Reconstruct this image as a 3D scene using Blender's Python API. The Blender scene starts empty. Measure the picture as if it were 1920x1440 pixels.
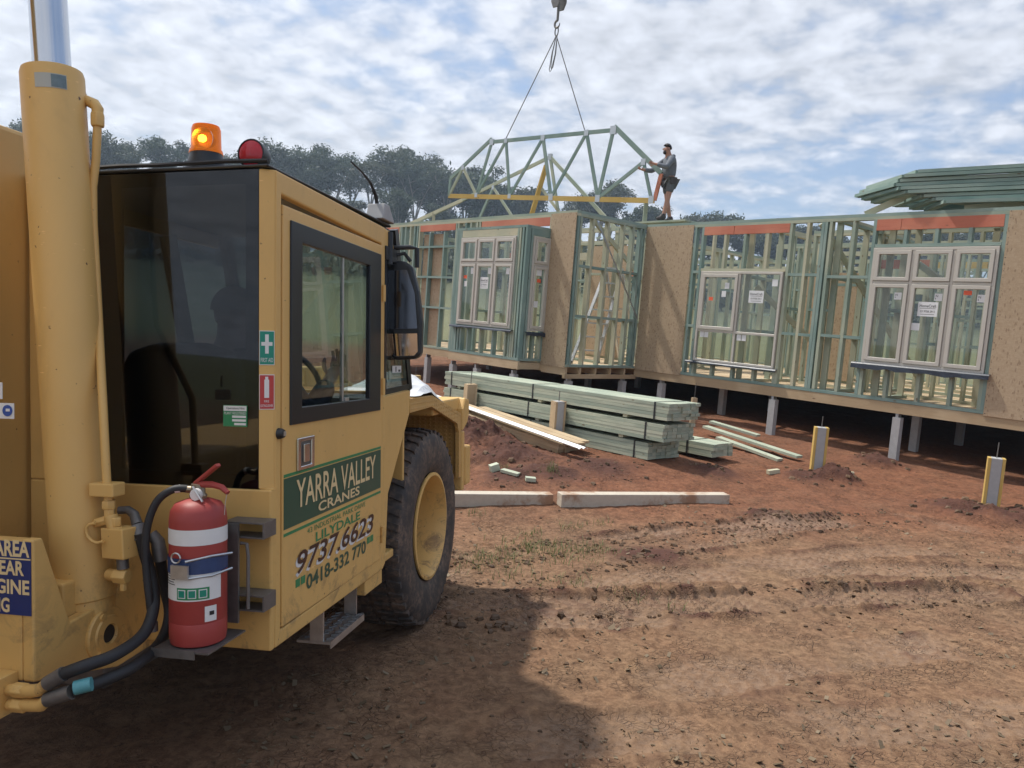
import bpy, bmesh, math, random
import numpy as np
from mathutils import Vector, Matrix

# ------------------------------------------------------------------ camera, sky, sun, exposure
scene = bpy.context.scene
EYE = 1.75                               # eye height over the datum
FPX = 1436.2                             # focal length in photo pixels (1920 wide)
ROLL, PITCH = math.radians(4.356), math.radians(5.107)
SUN_AZ, SUN_EL = math.radians(-58), math.radians(58)
EXPOSURE = 0.70

_f0 = np.array([0, math.cos(PITCH), -math.sin(PITCH)]); _r0 = np.array([1., 0, 0]); _u0 = np.array([0, math.sin(PITCH), math.cos(PITCH)])
CR = math.cos(ROLL)*_r0 + math.sin(ROLL)*_u0
CU = -math.sin(ROLL)*_r0 + math.cos(ROLL)*_u0
CF = _f0
CAM = np.array([0, 0, EYE])
cam = bpy.data.cameras.new('camera'); cam_o = bpy.data.objects.new('camera', cam)
scene.collection.objects.link(cam_o); scene.camera = cam_o
cam.sensor_width = 36; cam.lens = 36*FPX/1920; cam.clip_start = 0.05; cam.clip_end = 3000
M = Matrix.Identity(4)
for i in range(3):
    M[i][0], M[i][1], M[i][2], M[i][3] = CR[i], CU[i], -CF[i], CAM[i]
cam_o.matrix_world = M

scene.view_settings.view_transform = 'Standard'; scene.view_settings.look = 'None'
scene.view_settings.exposure = EXPOSURE; scene.view_settings.gamma = 1
scene.render.engine = 'CYCLES'
scene.cycles.max_bounces = 8; scene.cycles.transparent_max_bounces = 24
scene.cycles.diffuse_bounces = 3; scene.cycles.glossy_bounces = 3; scene.cycles.transmission_bounces = 6
scene.cycles.caustics_reflective = False; scene.cycles.caustics_refractive = False
scene.cycles.sample_clamp_indirect = 6

world = bpy.data.worlds.new('World'); scene.world = world; world.use_nodes = True
def build_world():
    nt = world.node_tree; N = nt.nodes; L = nt.links; N.clear()
    out = N.new('ShaderNodeOutputWorld'); bg = N.new('ShaderNodeBackground'); bg.inputs[1].default_value = 0.1
    sky = N.new('ShaderNodeTexSky'); sky.sky_type = 'NISHITA'; sky.sun_disc = False
    sky.sun_elevation = SUN_EL; sky.sun_rotation = SUN_AZ; sky.air_density = 1.2; sky.dust_density = 1.5; sky.ozone_density = 1.3
    tc = N.new('ShaderNodeTexCoord')
    sep = N.new('ShaderNodeSeparateXYZ'); L.new(tc.outputs['Generated'], sep.inputs[0])
    def math_(op, a, b=None, clamp=False):
        n = N.new('ShaderNodeMath'); n.operation = op; n.use_clamp = clamp
        for i, v in enumerate((a, b)):
            if v is None: continue
            if isinstance(v, (int, float)): n.inputs[i].default_value = v
            else: L.new(v, n.inputs[i])
        return n.outputs[0]
    zz = math_('ADD', math_('MAXIMUM', sep.outputs[2], 0.0), 0.22)
    px = math_('DIVIDE', sep.outputs[0], zz); py = math_('DIVIDE', sep.outputs[1], zz)
    comb = N.new('ShaderNodeCombineXYZ'); L.new(px, comb.inputs[0]); L.new(py, comb.inputs[1])
    comb.inputs[2].default_value = 3.7
    def noise(scale, detail, rough, dist, off):
        m = N.new('ShaderNodeMapping'); m.inputs['Location'].default_value = off; m.inputs['Rotation'].default_value = (0, 0, 0.5)
        m.inputs['Scale'].default_value = (1, 1.0, 1)
        L.new(comb.outputs[0], m.inputs[0])
        n = N.new('ShaderNodeTexNoise'); n.inputs['Scale'].default_value = scale; n.inputs['Detail'].default_value = detail
        n.inputs['Roughness'].default_value = rough; n.inputs['Distortion'].default_value = dist
        L.new(m.outputs[0], n.inputs['Vector']); return n.outputs[0]
    n1 = noise(2.0, 8, 0.52, 0.1, (3.1, 1.7, 0)); n2 = noise(10.0, 6, 0.52, 0.15, (0.3, 5.2, 1)); n3 = noise(0.7, 2, 0.5, 0.1, (7.7, 2.4, 2))
    # cover: thicker on the sun side, opening up to the right
    dens = math_('ADD', math_('MULTIPLY', n1, 0.54), math_('MULTIPLY', n2, 0.46))
    dens = math_('ADD', dens, math_('MULTIPLY', n3, 0.22))
    dens = math_('SUBTRACT', dens, math_('MULTIPLY', sep.outputs[0], 0.14))
    rmp = N.new('ShaderNodeMapRange'); rmp.interpolation_type = 'SMOOTHSTEP'
    rmp.inputs['From Min'].default_value = 0.43; rmp.inputs['From Max'].default_value = 0.64
    L.new(dens, rmp.inputs['Value'])
    cover = math_('MULTIPLY', rmp.outputs[0], 0.93)
    # cloud brightness: thin edges bright, thick middles greyer; brighter towards the sun
    rm2 = N.new('ShaderNodeMapRange'); rm2.inputs['From Min'].default_value = 0.35; rm2.inputs['From Max'].default_value = 0.7
    rm2.inputs['To Min'].default_value = 3.9; rm2.inputs['To Max'].default_value = 6.2
    L.new(n2, rm2.inputs['Value'])
    sd = (math.cos(SUN_EL)*math.sin(SUN_AZ), math.cos(SUN_EL)*math.cos(SUN_AZ), math.sin(SUN_EL))
    vm = N.new('ShaderNodeVectorMath'); vm.operation = 'DOT_PRODUCT'; vm.inputs[1].default_value = sd
    L.new(tc.outputs['Generated'], vm.inputs[0])
    glow = math_('MULTIPLY', math_('POWER', math_('MAXIMUM', vm.outputs['Value'], 0.0), 3.0), 2.6)
    br = math_('ADD', rm2.outputs[0], glow)
    cc = N.new('ShaderNodeMix'); cc.data_type = 'RGBA'; cc.blend_type = 'MULTIPLY'; cc.inputs[0].default_value = 1.0
    cc.inputs[6].default_value = (0.93, 0.97, 1.06, 1)
    cb = N.new('ShaderNodeCombineColor'); [L.new(br, cb.inputs[i]) for i in range(3)]
    L.new(cb.outputs[0], cc.inputs[7])
    # thin veil whitens the open sky too
    veil = N.new('ShaderNodeMix'); veil.data_type = 'RGBA'; veil.inputs[0].default_value = 0.55
    L.new(sky.outputs[0], veil.inputs[6]); veil.inputs[7].default_value = (2.0, 2.75, 4.4, 1)
    mx = N.new('ShaderNodeMix'); mx.data_type = 'RGBA'
    L.new(cover, mx.inputs[0]); L.new(veil.outputs[2], mx.inputs[6]); L.new(cc.outputs[2], mx.inputs[7])
    L.new(mx.outputs[2], bg.inputs[0]); L.new(bg.outputs[0], out.inputs[0])
build_world()

sun = bpy.data.lights.new('sun', 'SUN'); sun.energy = 2.7; sun.angle = math.radians(2.5); sun.color = (1, 0.95, 0.87)
sun_o = bpy.data.objects.new('sun', sun); scene.collection.objects.link(sun_o)
_sd = Vector((math.cos(SUN_EL)*math.sin(SUN_AZ), math.cos(SUN_EL)*math.cos(SUN_AZ), math.sin(SUN_EL)))
sun_o.rotation_euler = (-_sd).to_track_quat('-Z', 'Y').to_euler()

# ------------------------------------------------------------------ pixel -> place helpers (photo pixels, 1920 x 1440)
def ray(x, y): return CF + (x-960)/FPX*CR - (y-720)/FPX*CU
def on_plane(x, y, p0, n):
    d = ray(x, y); return CAM + ((np.asarray(p0, float)-CAM) @ n)/(d @ n)*d
def at_z(x, y, z): return on_plane(x, y, (0, 0, z), np.array([0, 0, 1.]))
def at_depth(x, y, d): r_ = ray(x, y); return CAM + r_*d/(r_ @ CF)

# ------------------------------------------------------------------ mesh helpers
COL = scene.collection
R = math.radians
rng = random.Random(11)
nrng = np.random.default_rng(5)

def V3(p): return Vector((float(p[0]), float(p[1]), float(p[2])))
def frame_from(x, z_hint=(0, 0, 1)):
    x = V3(x).normalized(); zh = V3(z_hint)
    if abs(x.dot(zh.normalized())) > 0.999: zh = Vector((0, 1, 0)) if abs(x.y) < 0.9 else Vector((1, 0, 0))
    y = zh.cross(x).normalized(); z = x.cross(y)
    return x, y, z

class MB:
    """collects shapes for ONE mesh"""
    def __init__(s): s.v = []; s.f = []; s.sm = []
    def add(s, vs, fs, smooth=False):
        o = len(s.v); s.v += [tuple(float(c) for c in p) for p in vs]
        s.f += [tuple(i+o for i in f) for f in fs]; s.sm += [smooth]*len(fs); return s
    def box(s, lo, hi):
        x0, y0, z0 = lo; x1, y1, z1 = hi
        return s.add([(x0,y0,z0),(x1,y0,z0),(x1,y1,z0),(x0,y1,z0),(x0,y0,z1),(x1,y0,z1),(x1,y1,z1),(x0,y1,z1)],
                     [(0,3,2,1),(4,5,6,7),(0,1,5,4),(1,2,6,5),(2,3,7,6),(3,0,4,7)])
    def beam(s, a, b, w, h, up=(0, 0, 1)):
        a, b = V3(a), V3(b); x, y, z = frame_from(b-a, up)
        vs = [p + y*(sy*w/2) + z*(sz*h/2) for p in (a, b) for sy, sz in ((-1,-1),(1,-1),(1,1),(-1,1))]
        return s.add(vs, [(0,3,2,1),(4,5,6,7),(0,1,5,4),(1,2,6,5),(2,3,7,6),(3,0,4,7)])
    def prism(s, poly, o, ex, ey, ez, t0, t1):
        """polygon (2d, counter-clockwise in ex,ey) extruded along ez from t0 to t1"""
        o, ex, ey, ez = V3(o), V3(ex), V3(ey), V3(ez); n = len(poly)
        vs = [o+ex*p[0]+ey*p[1]+ez*t for t in (t0, t1) for p in poly]
        fs = [tuple(range(n-1, -1, -1)), tuple(range(n, 2*n))] + [(i, (i+1) % n, n+(i+1) % n, n+i) for i in range(n)]
        return s.add(vs, fs)
    def ring(s, outer, inner, o, ex, ey, ez, t0, t1):
        o, ex, ey, ez = V3(o), V3(ex), V3(ey), V3(ez); n = len(outer)
        vs = [o+ex*p[0]+ey*p[1]+ez*t for t in (t0, t1) for pl in (outer, inner) for p in pl]
        fs = []
        for i in range(n):
            j = (i+1) % n
            fs += [(j, i, n+i, n+j), (2*n+i, 2*n+j, 3*n+j, 3*n+i), (i, j, 2*n+j, 2*n+i), (n+j, n+i, 3*n+i, 3*n+j)]
        return s.add(vs, fs)
    def tube(s, pts, r, n=10, caps=True, smooth=True):
        pts = [V3(p) for p in pts]; m = len(pts)
        rs = r if isinstance(r, (list, tuple)) else [r]*m
        t = [(pts[min(i+1, m-1)]-pts[max(i-1, 0)]).normalized() for i in range(m)]
        ref = Vector((0, 0, 1)) if abs(t[0].z) < 0.9 else Vector((1, 0, 0))
        u = t[0].cross(ref).normalized(); vs = []
        for i in range(m):
            u = (u - t[i]*u.dot(t[i])).normalized(); w = t[i].cross(u)
            vs += [pts[i] + (u*math.cos(2*math.pi*k/n) + w*math.sin(2*math.pi*k/n))*rs[i] for k in range(n)]
        fs = [(i*n+k, i*n+(k+1) % n, (i+1)*n+(k+1) % n, (i+1)*n+k) for i in range(m-1) for k in range(n)]
        s.add(vs, fs, smooth)
        if caps:
            s.add([vs[k] for k in range(n)], [tuple(range(n-1, -1, -1))]); s.add([vs[(m-1)*n+k] for k in range(n)], [tuple(range(n))])
        return s
    def lathe(s, prof, o, axis, n=32, smooth=True, close=False):
        """profile of (radius, distance along axis)"""
        o = V3(o); x, y, z = frame_from(axis); m = len(prof)
        vs = [o + x*h + (y*math.cos(2*math.pi*k/n) + z*math.sin(2*math.pi*k/n))*r_ for r_, h in prof for k in range(n)]
        mm = m if close else m-1
        fs = [(i*n+k, i*n+(k+1) % n, ((i+1) % m)*n+(k+1) % n, ((i+1) % m)*n+k) for i in range(mm) for k in range(n)]
        s.add(vs, fs, smooth); return s
    def ball(s, c, r, seg=12, rings=8, sc=(1, 1, 1)):
        c = V3(c); prof = []
        vs = []; 
        for i in range(rings+1):
            th = math.pi*i/rings
            for k in range(seg):
                a = 2*math.pi*k/seg
                vs.append((c.x+r*sc[0]*math.sin(th)*math.cos(a), c.y+r*sc[1]*math.sin(th)*math.sin(a), c.z+r*sc[2]*math.cos(th)))
        fs = [(i*seg+k, (i+1)*seg+k, (i+1)*seg+(k+1) % seg, i*seg+(k+1) % seg) for i in range(rings) for k in range(seg)]
        return s.add(vs, fs, True)
    def mesh(s, name, mat, fix=True):
        me = bpy.data.meshes.new(name); me.from_pydata(s.v, [], s.f); me.update()
        if any(s.sm):
            me.polygons.foreach_set('use_smooth', s.sm)
        if fix:
            bm = bmesh.new(); bm.from_mesh(me); bmesh.ops.remove_doubles(bm, verts=bm.verts, dist=1e-6)
            bmesh.ops.recalc_face_normals(bm, faces=bm.faces); bm.to_mesh(me); bm.free()
        if any(s.sm): me.set_sharp_from_angle(angle=R(38))
        if mat: me.materials.append(mat)
        return me
    def build(s, name, mat, parent=None, bevel=0.0, segs=2, fix=True):
        o = bpy.data.objects.new(name, s.mesh(name, mat, fix)); COL.objects.link(o); o.parent = parent
        if bevel:
            b = o.modifiers.new('bevel', 'BEVEL'); b.width = bevel; b.segments = segs; b.limit_method = 'ANGLE'; b.angle_limit = R(35)
        return o

def tag(o, label, cat, group=None, kind=None):
    o['label'] = label
    if cat: o['category'] = cat
    if group: o['group'] = group
    if kind: o['kind'] = kind
    return o
def empty(name, loc, mat3=None, label=None, cat=None, group=None):
    o = bpy.data.objects.new(name, None); COL.objects.link(o)
    m = Matrix.Identity(4)
    if mat3 is not None:
        for i in range(3):
            for j in range(3): m[i][j] = float(mat3[j][i])       # mat3: three axis vectors
    for i in range(3): m[i][3] = float(loc[i])
    o.matrix_world = m; o.empty_display_size = 0.1
    if label: tag(o, label, cat, group)
    return o
_cache = {}
def timber(name, parent, a, b, w, h, mat, up=(0, 0, 1)):
    """a straight sawn piece from a to b, w across and h along `up`; alike pieces share their mesh"""
    a, b = V3(a), V3(b); ln = (b-a).length
    key = (round(ln, 2), round(w, 3), round(h, 3), mat.name)
    me = _cache.get(key)
    if me is None:
        l2 = round(ln, 2)/2
        me = _cache[key] = MB().box((-l2, -w/2, -h/2), (l2, w/2, h/2)).mesh(name, mat, fix=False)
    o = bpy.data.objects.new(name, me); COL.objects.link(o); o.parent = parent
    x, y, z = frame_from(b-a, up); c = (a+b)/2
    m = Matrix.Identity(4)
    for i in range(3): m[i][0], m[i][1], m[i][2], m[i][3] = x[i], y[i], z[i], c[i]
    o.matrix_local = m
    return o
def text_mesh(name, parent, body, o, ex, ey, width, height, mat, shear=0.0, lift=0.0015, bold=0.0):
    """flat lettering fitted in width x height, lower left corner at o, reading along ex, up along ey"""
    cu = bpy.data.curves.new(name, 'FONT'); cu.body = body; cu.shear = shear; cu.offset = bold; cu.resolution_u = 3
    tmp = bpy.data.objects.new(name+'_t', cu); COL.objects.link(tmp)
    dg = bpy.context.evaluated_depsgraph_get(); me = bpy.data.meshes.new_from_object(tmp.evaluated_get(dg))
    bpy.data.objects.remove(tmp); bpy.data.curves.remove(cu)
    co = np.zeros(len(me.vertices)*3); me.vertices.foreach_get('co', co); co = co.reshape(-1, 3)
    lo, hi = co.min(0), co.max(0)
    ex, ey = np.array(ex, float), np.array(ey, float); ex /= np.linalg.norm(ex); ey /= np.linalg.norm(ey); ez = np.cross(ex, ey)
    uu = (co[:, 0]-lo[0])/(hi[0]-lo[0])*width; vv = (co[:, 1]-lo[1])/(hi[1]-lo[1])*height
    P = np.array(o, float) + uu[:, None]*ex + vv[:, None]*ey + lift*ez
    me.vertices.foreach_set('co', P.ravel()); me.update(); me.materials.clear(); me.materials.append(mat)
    ob = bpy.data.objects.new(name, me); COL.objects.link(ob); ob.parent = parent
    return ob

# ------------------------------------------------------------------ materials
def new_mat(name):
    m = bpy.data.materials.new(name); m.use_nodes = True
    return m, m.node_tree.nodes, m.node_tree.links, m.node_tree.nodes['Principled BSDF']
def mix_rgb(N, L, fac, a, b, mode='MIX'):
    n = N.new('ShaderNodeMix'); n.data_type = 'RGBA'; n.blend_type = mode
    for i, v in ((0, fac), (6, a), (7, b)):
        if isinstance(v, (int, float)): n.inputs[i].default_value = v
        elif isinstance(v, tuple): n.inputs[i].default_value = (*v[:3], 1)
        else: L.new(v, n.inputs[i])
    return n.outputs[2]
def noise_(N, L, vec, scale, detail=4, rough=0.55, dist=0.0, sc3=None):
    if sc3:
        mp = N.new('ShaderNodeMapping'); mp.inputs['Scale'].default_value = sc3; L.new(vec, mp.inputs[0]); vec = mp.outputs[0]
    n = N.new('ShaderNodeTexNoise'); n.inputs['Scale'].default_value = scale; n.inputs['Detail'].default_value = detail
    n.inputs['Roughness'].default_value = rough; n.inputs['Distortion'].default_value = dist; L.new(vec, n.inputs['Vector'])
    return n.outputs[0]
def ramp_(N, L, fac, lo, hi):
    m = N.new('ShaderNodeMapRange'); m.inputs['From Min'].default_value = lo; m.inputs['From Max'].default_value = hi
    m.interpolation_type = 'SMOOTHSTEP'; L.new(fac, m.inputs['Value']); return m.outputs[0]
def bump_(N, L, h, strength, dist, b):
    bp = N.new('ShaderNodeBump'); bp.inputs['Strength'].default_value = strength; bp.inputs['Distance'].default_value = dist
    L.new(h, bp.inputs['Height']); L.new(bp.outputs[0], b.inputs['Normal'])
def simple(name, col, rough=0.5, metal=0.0, var=0.12, scale=6.0, spec=None, bump=0.0):
    m, N, L, b = new_mat(name)
    tc = N.new('ShaderNodeTexCoord'); n = noise_(N, L, tc.outputs['Object'], scale, 5, 0.6)
    dark = tuple(c*(1-var) for c in col); lite = tuple(min(1, c*(1+var*0.7)) for c in col)
    L.new(mix_rgb(N, L, n, dark, lite), b.inputs['Base Color'])
    rr = N.new('ShaderNodeMapRange'); rr.inputs['To Min'].default_value = max(0.02, rough-0.08); rr.inputs['To Max'].default_value = min(1, rough+0.1)
    L.new(n, rr.inputs['Value']); L.new(rr.outputs[0], b.inputs['Roughness'])
    b.inputs['Metallic'].default_value = metal
    if spec is not None: b.inputs['Specular IOR Level'].default_value = spec
    if bump: bump_(N, L, noise_(N, L, tc.outputs['Object'], scale*8, 3), bump, 0.002, b)
    return m
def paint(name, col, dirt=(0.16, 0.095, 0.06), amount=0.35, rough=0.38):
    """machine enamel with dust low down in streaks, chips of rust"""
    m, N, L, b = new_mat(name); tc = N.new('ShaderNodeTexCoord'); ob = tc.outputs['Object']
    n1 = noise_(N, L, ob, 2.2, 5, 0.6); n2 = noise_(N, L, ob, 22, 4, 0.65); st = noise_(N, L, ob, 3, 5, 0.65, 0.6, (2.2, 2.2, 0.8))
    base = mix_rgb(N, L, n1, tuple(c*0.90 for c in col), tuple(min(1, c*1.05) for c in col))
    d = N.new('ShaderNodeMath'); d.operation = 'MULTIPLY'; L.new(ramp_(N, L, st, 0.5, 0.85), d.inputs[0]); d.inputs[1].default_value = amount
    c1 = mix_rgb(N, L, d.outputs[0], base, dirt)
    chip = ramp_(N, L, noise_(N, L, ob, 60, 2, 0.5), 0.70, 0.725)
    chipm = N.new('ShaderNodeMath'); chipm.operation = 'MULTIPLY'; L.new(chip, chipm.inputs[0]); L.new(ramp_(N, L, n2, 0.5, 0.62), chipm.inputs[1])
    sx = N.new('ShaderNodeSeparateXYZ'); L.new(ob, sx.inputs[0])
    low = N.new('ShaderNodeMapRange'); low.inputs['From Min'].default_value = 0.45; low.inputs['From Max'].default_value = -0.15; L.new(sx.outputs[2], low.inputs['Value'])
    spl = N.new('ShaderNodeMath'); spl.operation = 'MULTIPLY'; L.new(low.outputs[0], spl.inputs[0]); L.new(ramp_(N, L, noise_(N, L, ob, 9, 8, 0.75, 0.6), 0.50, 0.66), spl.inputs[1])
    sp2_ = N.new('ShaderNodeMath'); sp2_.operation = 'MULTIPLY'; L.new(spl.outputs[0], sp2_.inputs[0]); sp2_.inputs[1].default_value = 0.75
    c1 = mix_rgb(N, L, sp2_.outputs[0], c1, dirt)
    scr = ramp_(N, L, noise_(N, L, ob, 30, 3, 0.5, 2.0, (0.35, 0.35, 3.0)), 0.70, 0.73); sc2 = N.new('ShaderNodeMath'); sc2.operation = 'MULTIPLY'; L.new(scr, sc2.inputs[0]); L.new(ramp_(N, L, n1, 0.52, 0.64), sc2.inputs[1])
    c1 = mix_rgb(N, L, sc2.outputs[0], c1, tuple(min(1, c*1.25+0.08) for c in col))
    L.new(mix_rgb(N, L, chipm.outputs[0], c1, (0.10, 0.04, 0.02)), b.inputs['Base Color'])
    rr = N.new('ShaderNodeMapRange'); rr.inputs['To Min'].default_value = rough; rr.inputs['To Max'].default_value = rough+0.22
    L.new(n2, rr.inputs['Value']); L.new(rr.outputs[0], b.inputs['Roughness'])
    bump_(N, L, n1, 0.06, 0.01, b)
    return m
def wood(name, ca, cb, knot=(0.14, 0.08, 0.04), rough=0.72, grain=1.0, obj_var=0.5):
    """sawn timber, grain along local X, each piece its own tone"""
    m, N, L, b = new_mat(name); tc = N.new('ShaderNodeTexCoord'); oi = N.new('ShaderNodeObjectInfo')
    add = N.new('ShaderNodeVectorMath'); add.operation = 'ADD'; L.new(tc.outputs['Object'], add.inputs[0])
    cm = N.new('ShaderNodeCombineXYZ'); ml = N.new('ShaderNodeMath'); ml.operation = 'MULTIPLY'; ml.inputs[1].default_value = 37.0
    L.new(oi.outputs['Random'], ml.inputs[0]); [L.new(ml.outputs[0], cm.inputs[i]) for i in range(3)]; L.new(cm.outputs[0], add.inputs[1])
    v = add.outputs[0]
    g = noise_(N, L, v, 9, 5, 0.6, 0.6, (0.35, 5, 5)); g2 = noise_(N, L, v, 1.6, 3, 0.5)
    fac = N.new('ShaderNodeMath'); fac.operation = 'ADD'; fac.use_clamp = True
    s1 = N.new('ShaderNodeMath'); s1.operation = 'MULTIPLY_ADD'; L.new(oi.outputs['Random'], s1.inputs[0]); s1.inputs[1].default_value = obj_var; s1.inputs[2].default_value = -obj_var/2
    L.new(s1.outputs[0], fac.inputs[0]); L.new(ramp_(N, L, g2, 0.3, 0.7), fac.inputs[1])
    c = mix_rgb(N, L, fac.outputs[0], ca, cb)
    gg = N.new('ShaderNodeMath'); gg.operation = 'MULTIPLY'; L.new(ramp_(N, L, g, 0.52, 0.72), gg.inputs[0]); gg.inputs[1].default_value = 0.32*grain
    c = mix_rgb(N, L, gg.outputs[0], c, tuple(x*0.55 for x in ca))
    kn = N.new('ShaderNodeTexVoronoi'); kn.inputs['Scale'].default_value = 4.2; kn.inputs['Randomness'].default_value = 1
    mp = N.new('ShaderNodeMapping'); mp.inputs['Scale'].default_value = (0.7, 1.6, 1.6); L.new(v, mp.inputs[0]); L.new(mp.outputs[0], kn.inputs['Vector'])
    kk = ramp_(N, L, kn.outputs['Distance'], 0.10, 0.05)
    k2 = N.new('ShaderNodeMath'); k2.operation = 'MULTIPLY'; L.new(kk, k2.inputs[0]); k2.inputs[1].default_value = 0.7
    c = mix_rgb(N, L, k2.outputs[0], c, knot)
    L.new(c, b.inputs['Base Color']); b.inputs['Roughness'].default_value = rough; b.inputs['Specular IOR Level'].default_value = 0.25
    bump_(N, L, g, 0.15, 0.004, b)
    return m
def glass(name, tint, refl=1.0, rough=0.01, mixf=None):
    m, N, L, b = new_mat(name); N.remove(b); out = N['Material Output']
    t = N.new('ShaderNodeBsdfTransparent'); t.inputs[0].default_value = (*tint, 1)
    g = N.new('ShaderNodeBsdfGlossy'); g.inputs['Roughness'].default_value = rough; g.inputs[0].default_value = (refl, refl, refl, 1)
    lw = N.new('ShaderNodeLayerWeight'); lw.inputs[0].default_value = 0.5
    pw = N.new('ShaderNodeMath'); pw.operation = 'POWER'; L.new(lw.outputs['Facing'], pw.inputs[0]); pw.inputs[1].default_value = 5.0
    fr = N.new('ShaderNodeMath'); fr.operation = 'MULTIPLY_ADD'; L.new(pw.outputs[0], fr.inputs[0]); fr.inputs[1].default_value = 0.92; fr.inputs[2].default_value = 0.045
    mx = N.new('ShaderNodeMixShader'); L.new(fr.outputs[0], mx.inputs[0]); L.new(t.outputs[0], mx.inputs[1]); L.new(g.outputs[0], mx.inputs[2])
    L.new(mx.outputs[0], out.inputs[0]); return m
def emit(name, col, strength):
    m, N, L, b = new_mat(name); b.inputs['Base Color'].default_value = (*col, 1); b.inputs['Emission Color'].default_value = (*col, 1)
    b.inputs['Emission Strength'].default_value = strength; return m

MAT = {}
MAT['yellow'] = paint('yellow_enamel', (0.72, 0.445, 0.145), amount=0.25)
MAT['yellow_clean'] = paint('yellow_enamel_door', (0.74, 0.455, 0.15), amount=0.12, rough=0.3)
MAT['black'] = simple('black_plastic', (0.018, 0.02, 0.023), 0.42, var=0.3)
MAT['blackm'] = simple('black_trim', (0.012, 0.014, 0.018), 0.3, var=0.2)
MAT['rubber'] = simple('hose_rubber', (0.022, 0.022, 0.024), 0.6, var=0.35, scale=20)
MAT['steel'] = simple('galvanised_steel', (0.42, 0.44, 0.46), 0.42, 0.85, var=0.3, scale=25)
MAT['dsteel'] = simple('dirty_steel', (0.20, 0.19, 0.18), 0.5, 0.6, var=0.5, scale=25)
MAT['chrome'] = simple('chrome_rod', (0.62, 0.64, 0.67), 0.16, 1.0, var=0.1, scale=3)
MAT['alu'] = simple('aluminium', (0.60, 0.60, 0.59), 0.38, 0.9, var=0.3, scale=30)
MAT['green_dark'] = simple('sign_green_dark', (0.012, 0.085, 0.055), 0.32, var=0.15)
MAT['green'] = simple('sign_green', (0.02, 0.235, 0.09), 0.35, var=0.12)
MAT['aid_green'] = simple('first_aid_green', (0.01, 0.25, 0.17), 0.35, var=0.12)
MAT['white'] = simple('sticker_white', (0.75, 0.75, 0.73), 0.4, var=0.08, scale=15)
MAT['cream'] = simple('lettering_cream', (0.80, 0.62, 0.33), 0.4, var=0.1)
MAT['sign_red'] = simple('sign_red', (0.50, 0.05, 0.045), 0.4, var=0.12)
MAT['navy'] = simple('sign_navy', (0.02, 0.035, 0.15), 0.4, var=0.2)
MAT['blue'] = simple('sign_blue', (0.02, 0.08, 0.35), 0.4, var=0.1)
MAT['brown'] = simple('lettering_brown', (0.055, 0.02, 0.015), 0.4, var=0.1)
MAT['ink'] = simple('ink_black', (0.02, 0.02, 0.022), 0.5, var=0.1)
MAT['ext_red'] = simple('extinguisher_red', (0.36, 0.05, 0.042), 0.48, var=0.2, scale=10)
MAT['lens_red'] = simple('lamp_red', (0.48, 0.015, 0.03), 0.15, var=0.2, scale=30)
MAT['brass'] = simple('valve_metal', (0.33, 0.27, 0.2), 0.35, 0.8, var=0.3)
MAT['seat'] = simple('seat_vinyl', (0.03, 0.03, 0.033), 0.55, var=0.3)
MAT['pine_green'] = wood('treated_pine', (0.26, 0.33, 0.27), (0.42, 0.445, 0.335))
MAT['pine_blue'] = wood('treated_pine_bluish', (0.185, 0.275, 0.25), (0.285, 0.365, 0.32), obj_var=0.4)
MAT['pine_pale'] = wood('treated_pine_pale', (0.40, 0.42, 0.31), (0.52, 0.49, 0.35))
MAT['pine_pack'] = wood('treated_pine_pack', (0.31, 0.365, 0.29), (0.47, 0.50, 0.385), grain=1.1, obj_var=0.8)
MAT['pine'] = wood('raw_pine', (0.42, 0.31, 0.19), (0.54, 0.42, 0.27))
MAT['pine_yellow'] = wood('yellow_pine', (0.52, 0.345, 0.10), (0.62, 0.43, 0.14), obj_var=0.3)
MAT['lvl_red'] = wood('red_beam', (0.50, 0.17, 0.11), (0.60, 0.25, 0.16), grain=0.7, obj_var=0.3)
MAT['frame'] = simple('window_frame_paint', (0.52, 0.49, 0.435), 0.4, var=0.06)
MAT['flash'] = simple('sill_membrane', (0.03, 0.04, 0.06), 0.4, var=0.3, scale=20)
MAT['concrete'] = simple('concrete_stump', (0.40, 0.40, 0.40), 0.85, var=0.25, scale=14, bump=0.3)
MAT['beam_white'] = simple('dusty_white_timber', (0.66, 0.60, 0.49), 0.7, var=0.18, scale=5)
MAT['plate'] = simple('nail_plate', (0.52, 0.54, 0.55), 0.35, 0.8, var=0.2, scale=30)
MAT['paper'] = simple('paper_label', (0.74, 0.75, 0.76), 0.6, var=0.05)
MAT['orange'] = simple('orange_label', (0.85, 0.13, 0.05), 0.5, var=0.1)
MAT['plastic'] = simple('plastic_sheet', (0.75, 0.76, 0.77), 0.28, var=0.15, scale=12)
MAT['strap'] = simple('pack_strap', (0.02, 0.022, 0.024), 0.5)
MAT['glass'] = glass('window_glass', (0.86, 0.89, 0.88))
MAT['glass_cab'] = glass('cab_glass', (0.78, 0.82, 0.81))
MAT['glass_rear'] = glass('rear_tinted_glass', (0.30, 0.34, 0.39), refl=1.0)
MAT['glass_qtr'] = glass('quarter_glass', (0.35, 0.38, 0.38))
MAT['mirror'] = simple('mirror_glass', (0.75, 0.77, 0.78), 0.03, 1.0, var=0.02)
MAT['skin'] = simple('skin', (0.42, 0.22, 0.15), 0.55, var=0.12)
MAT['hoodie'] = simple('grey_hoodie', (0.15, 0.165, 0.19), 0.85, var=0.25, scale=14)
MAT['shorts'] = simple('grey_shorts', (0.115, 0.12, 0.125), 0.85, var=0.25)
MAT['boots'] = simple('work_boots', (0.06, 0.05, 0.045), 0.7, var=0.3)
MAT['hair'] = simple('dark_hair', (0.025, 0.02, 0.018), 0.6, var=0.3, scale=40)
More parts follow.
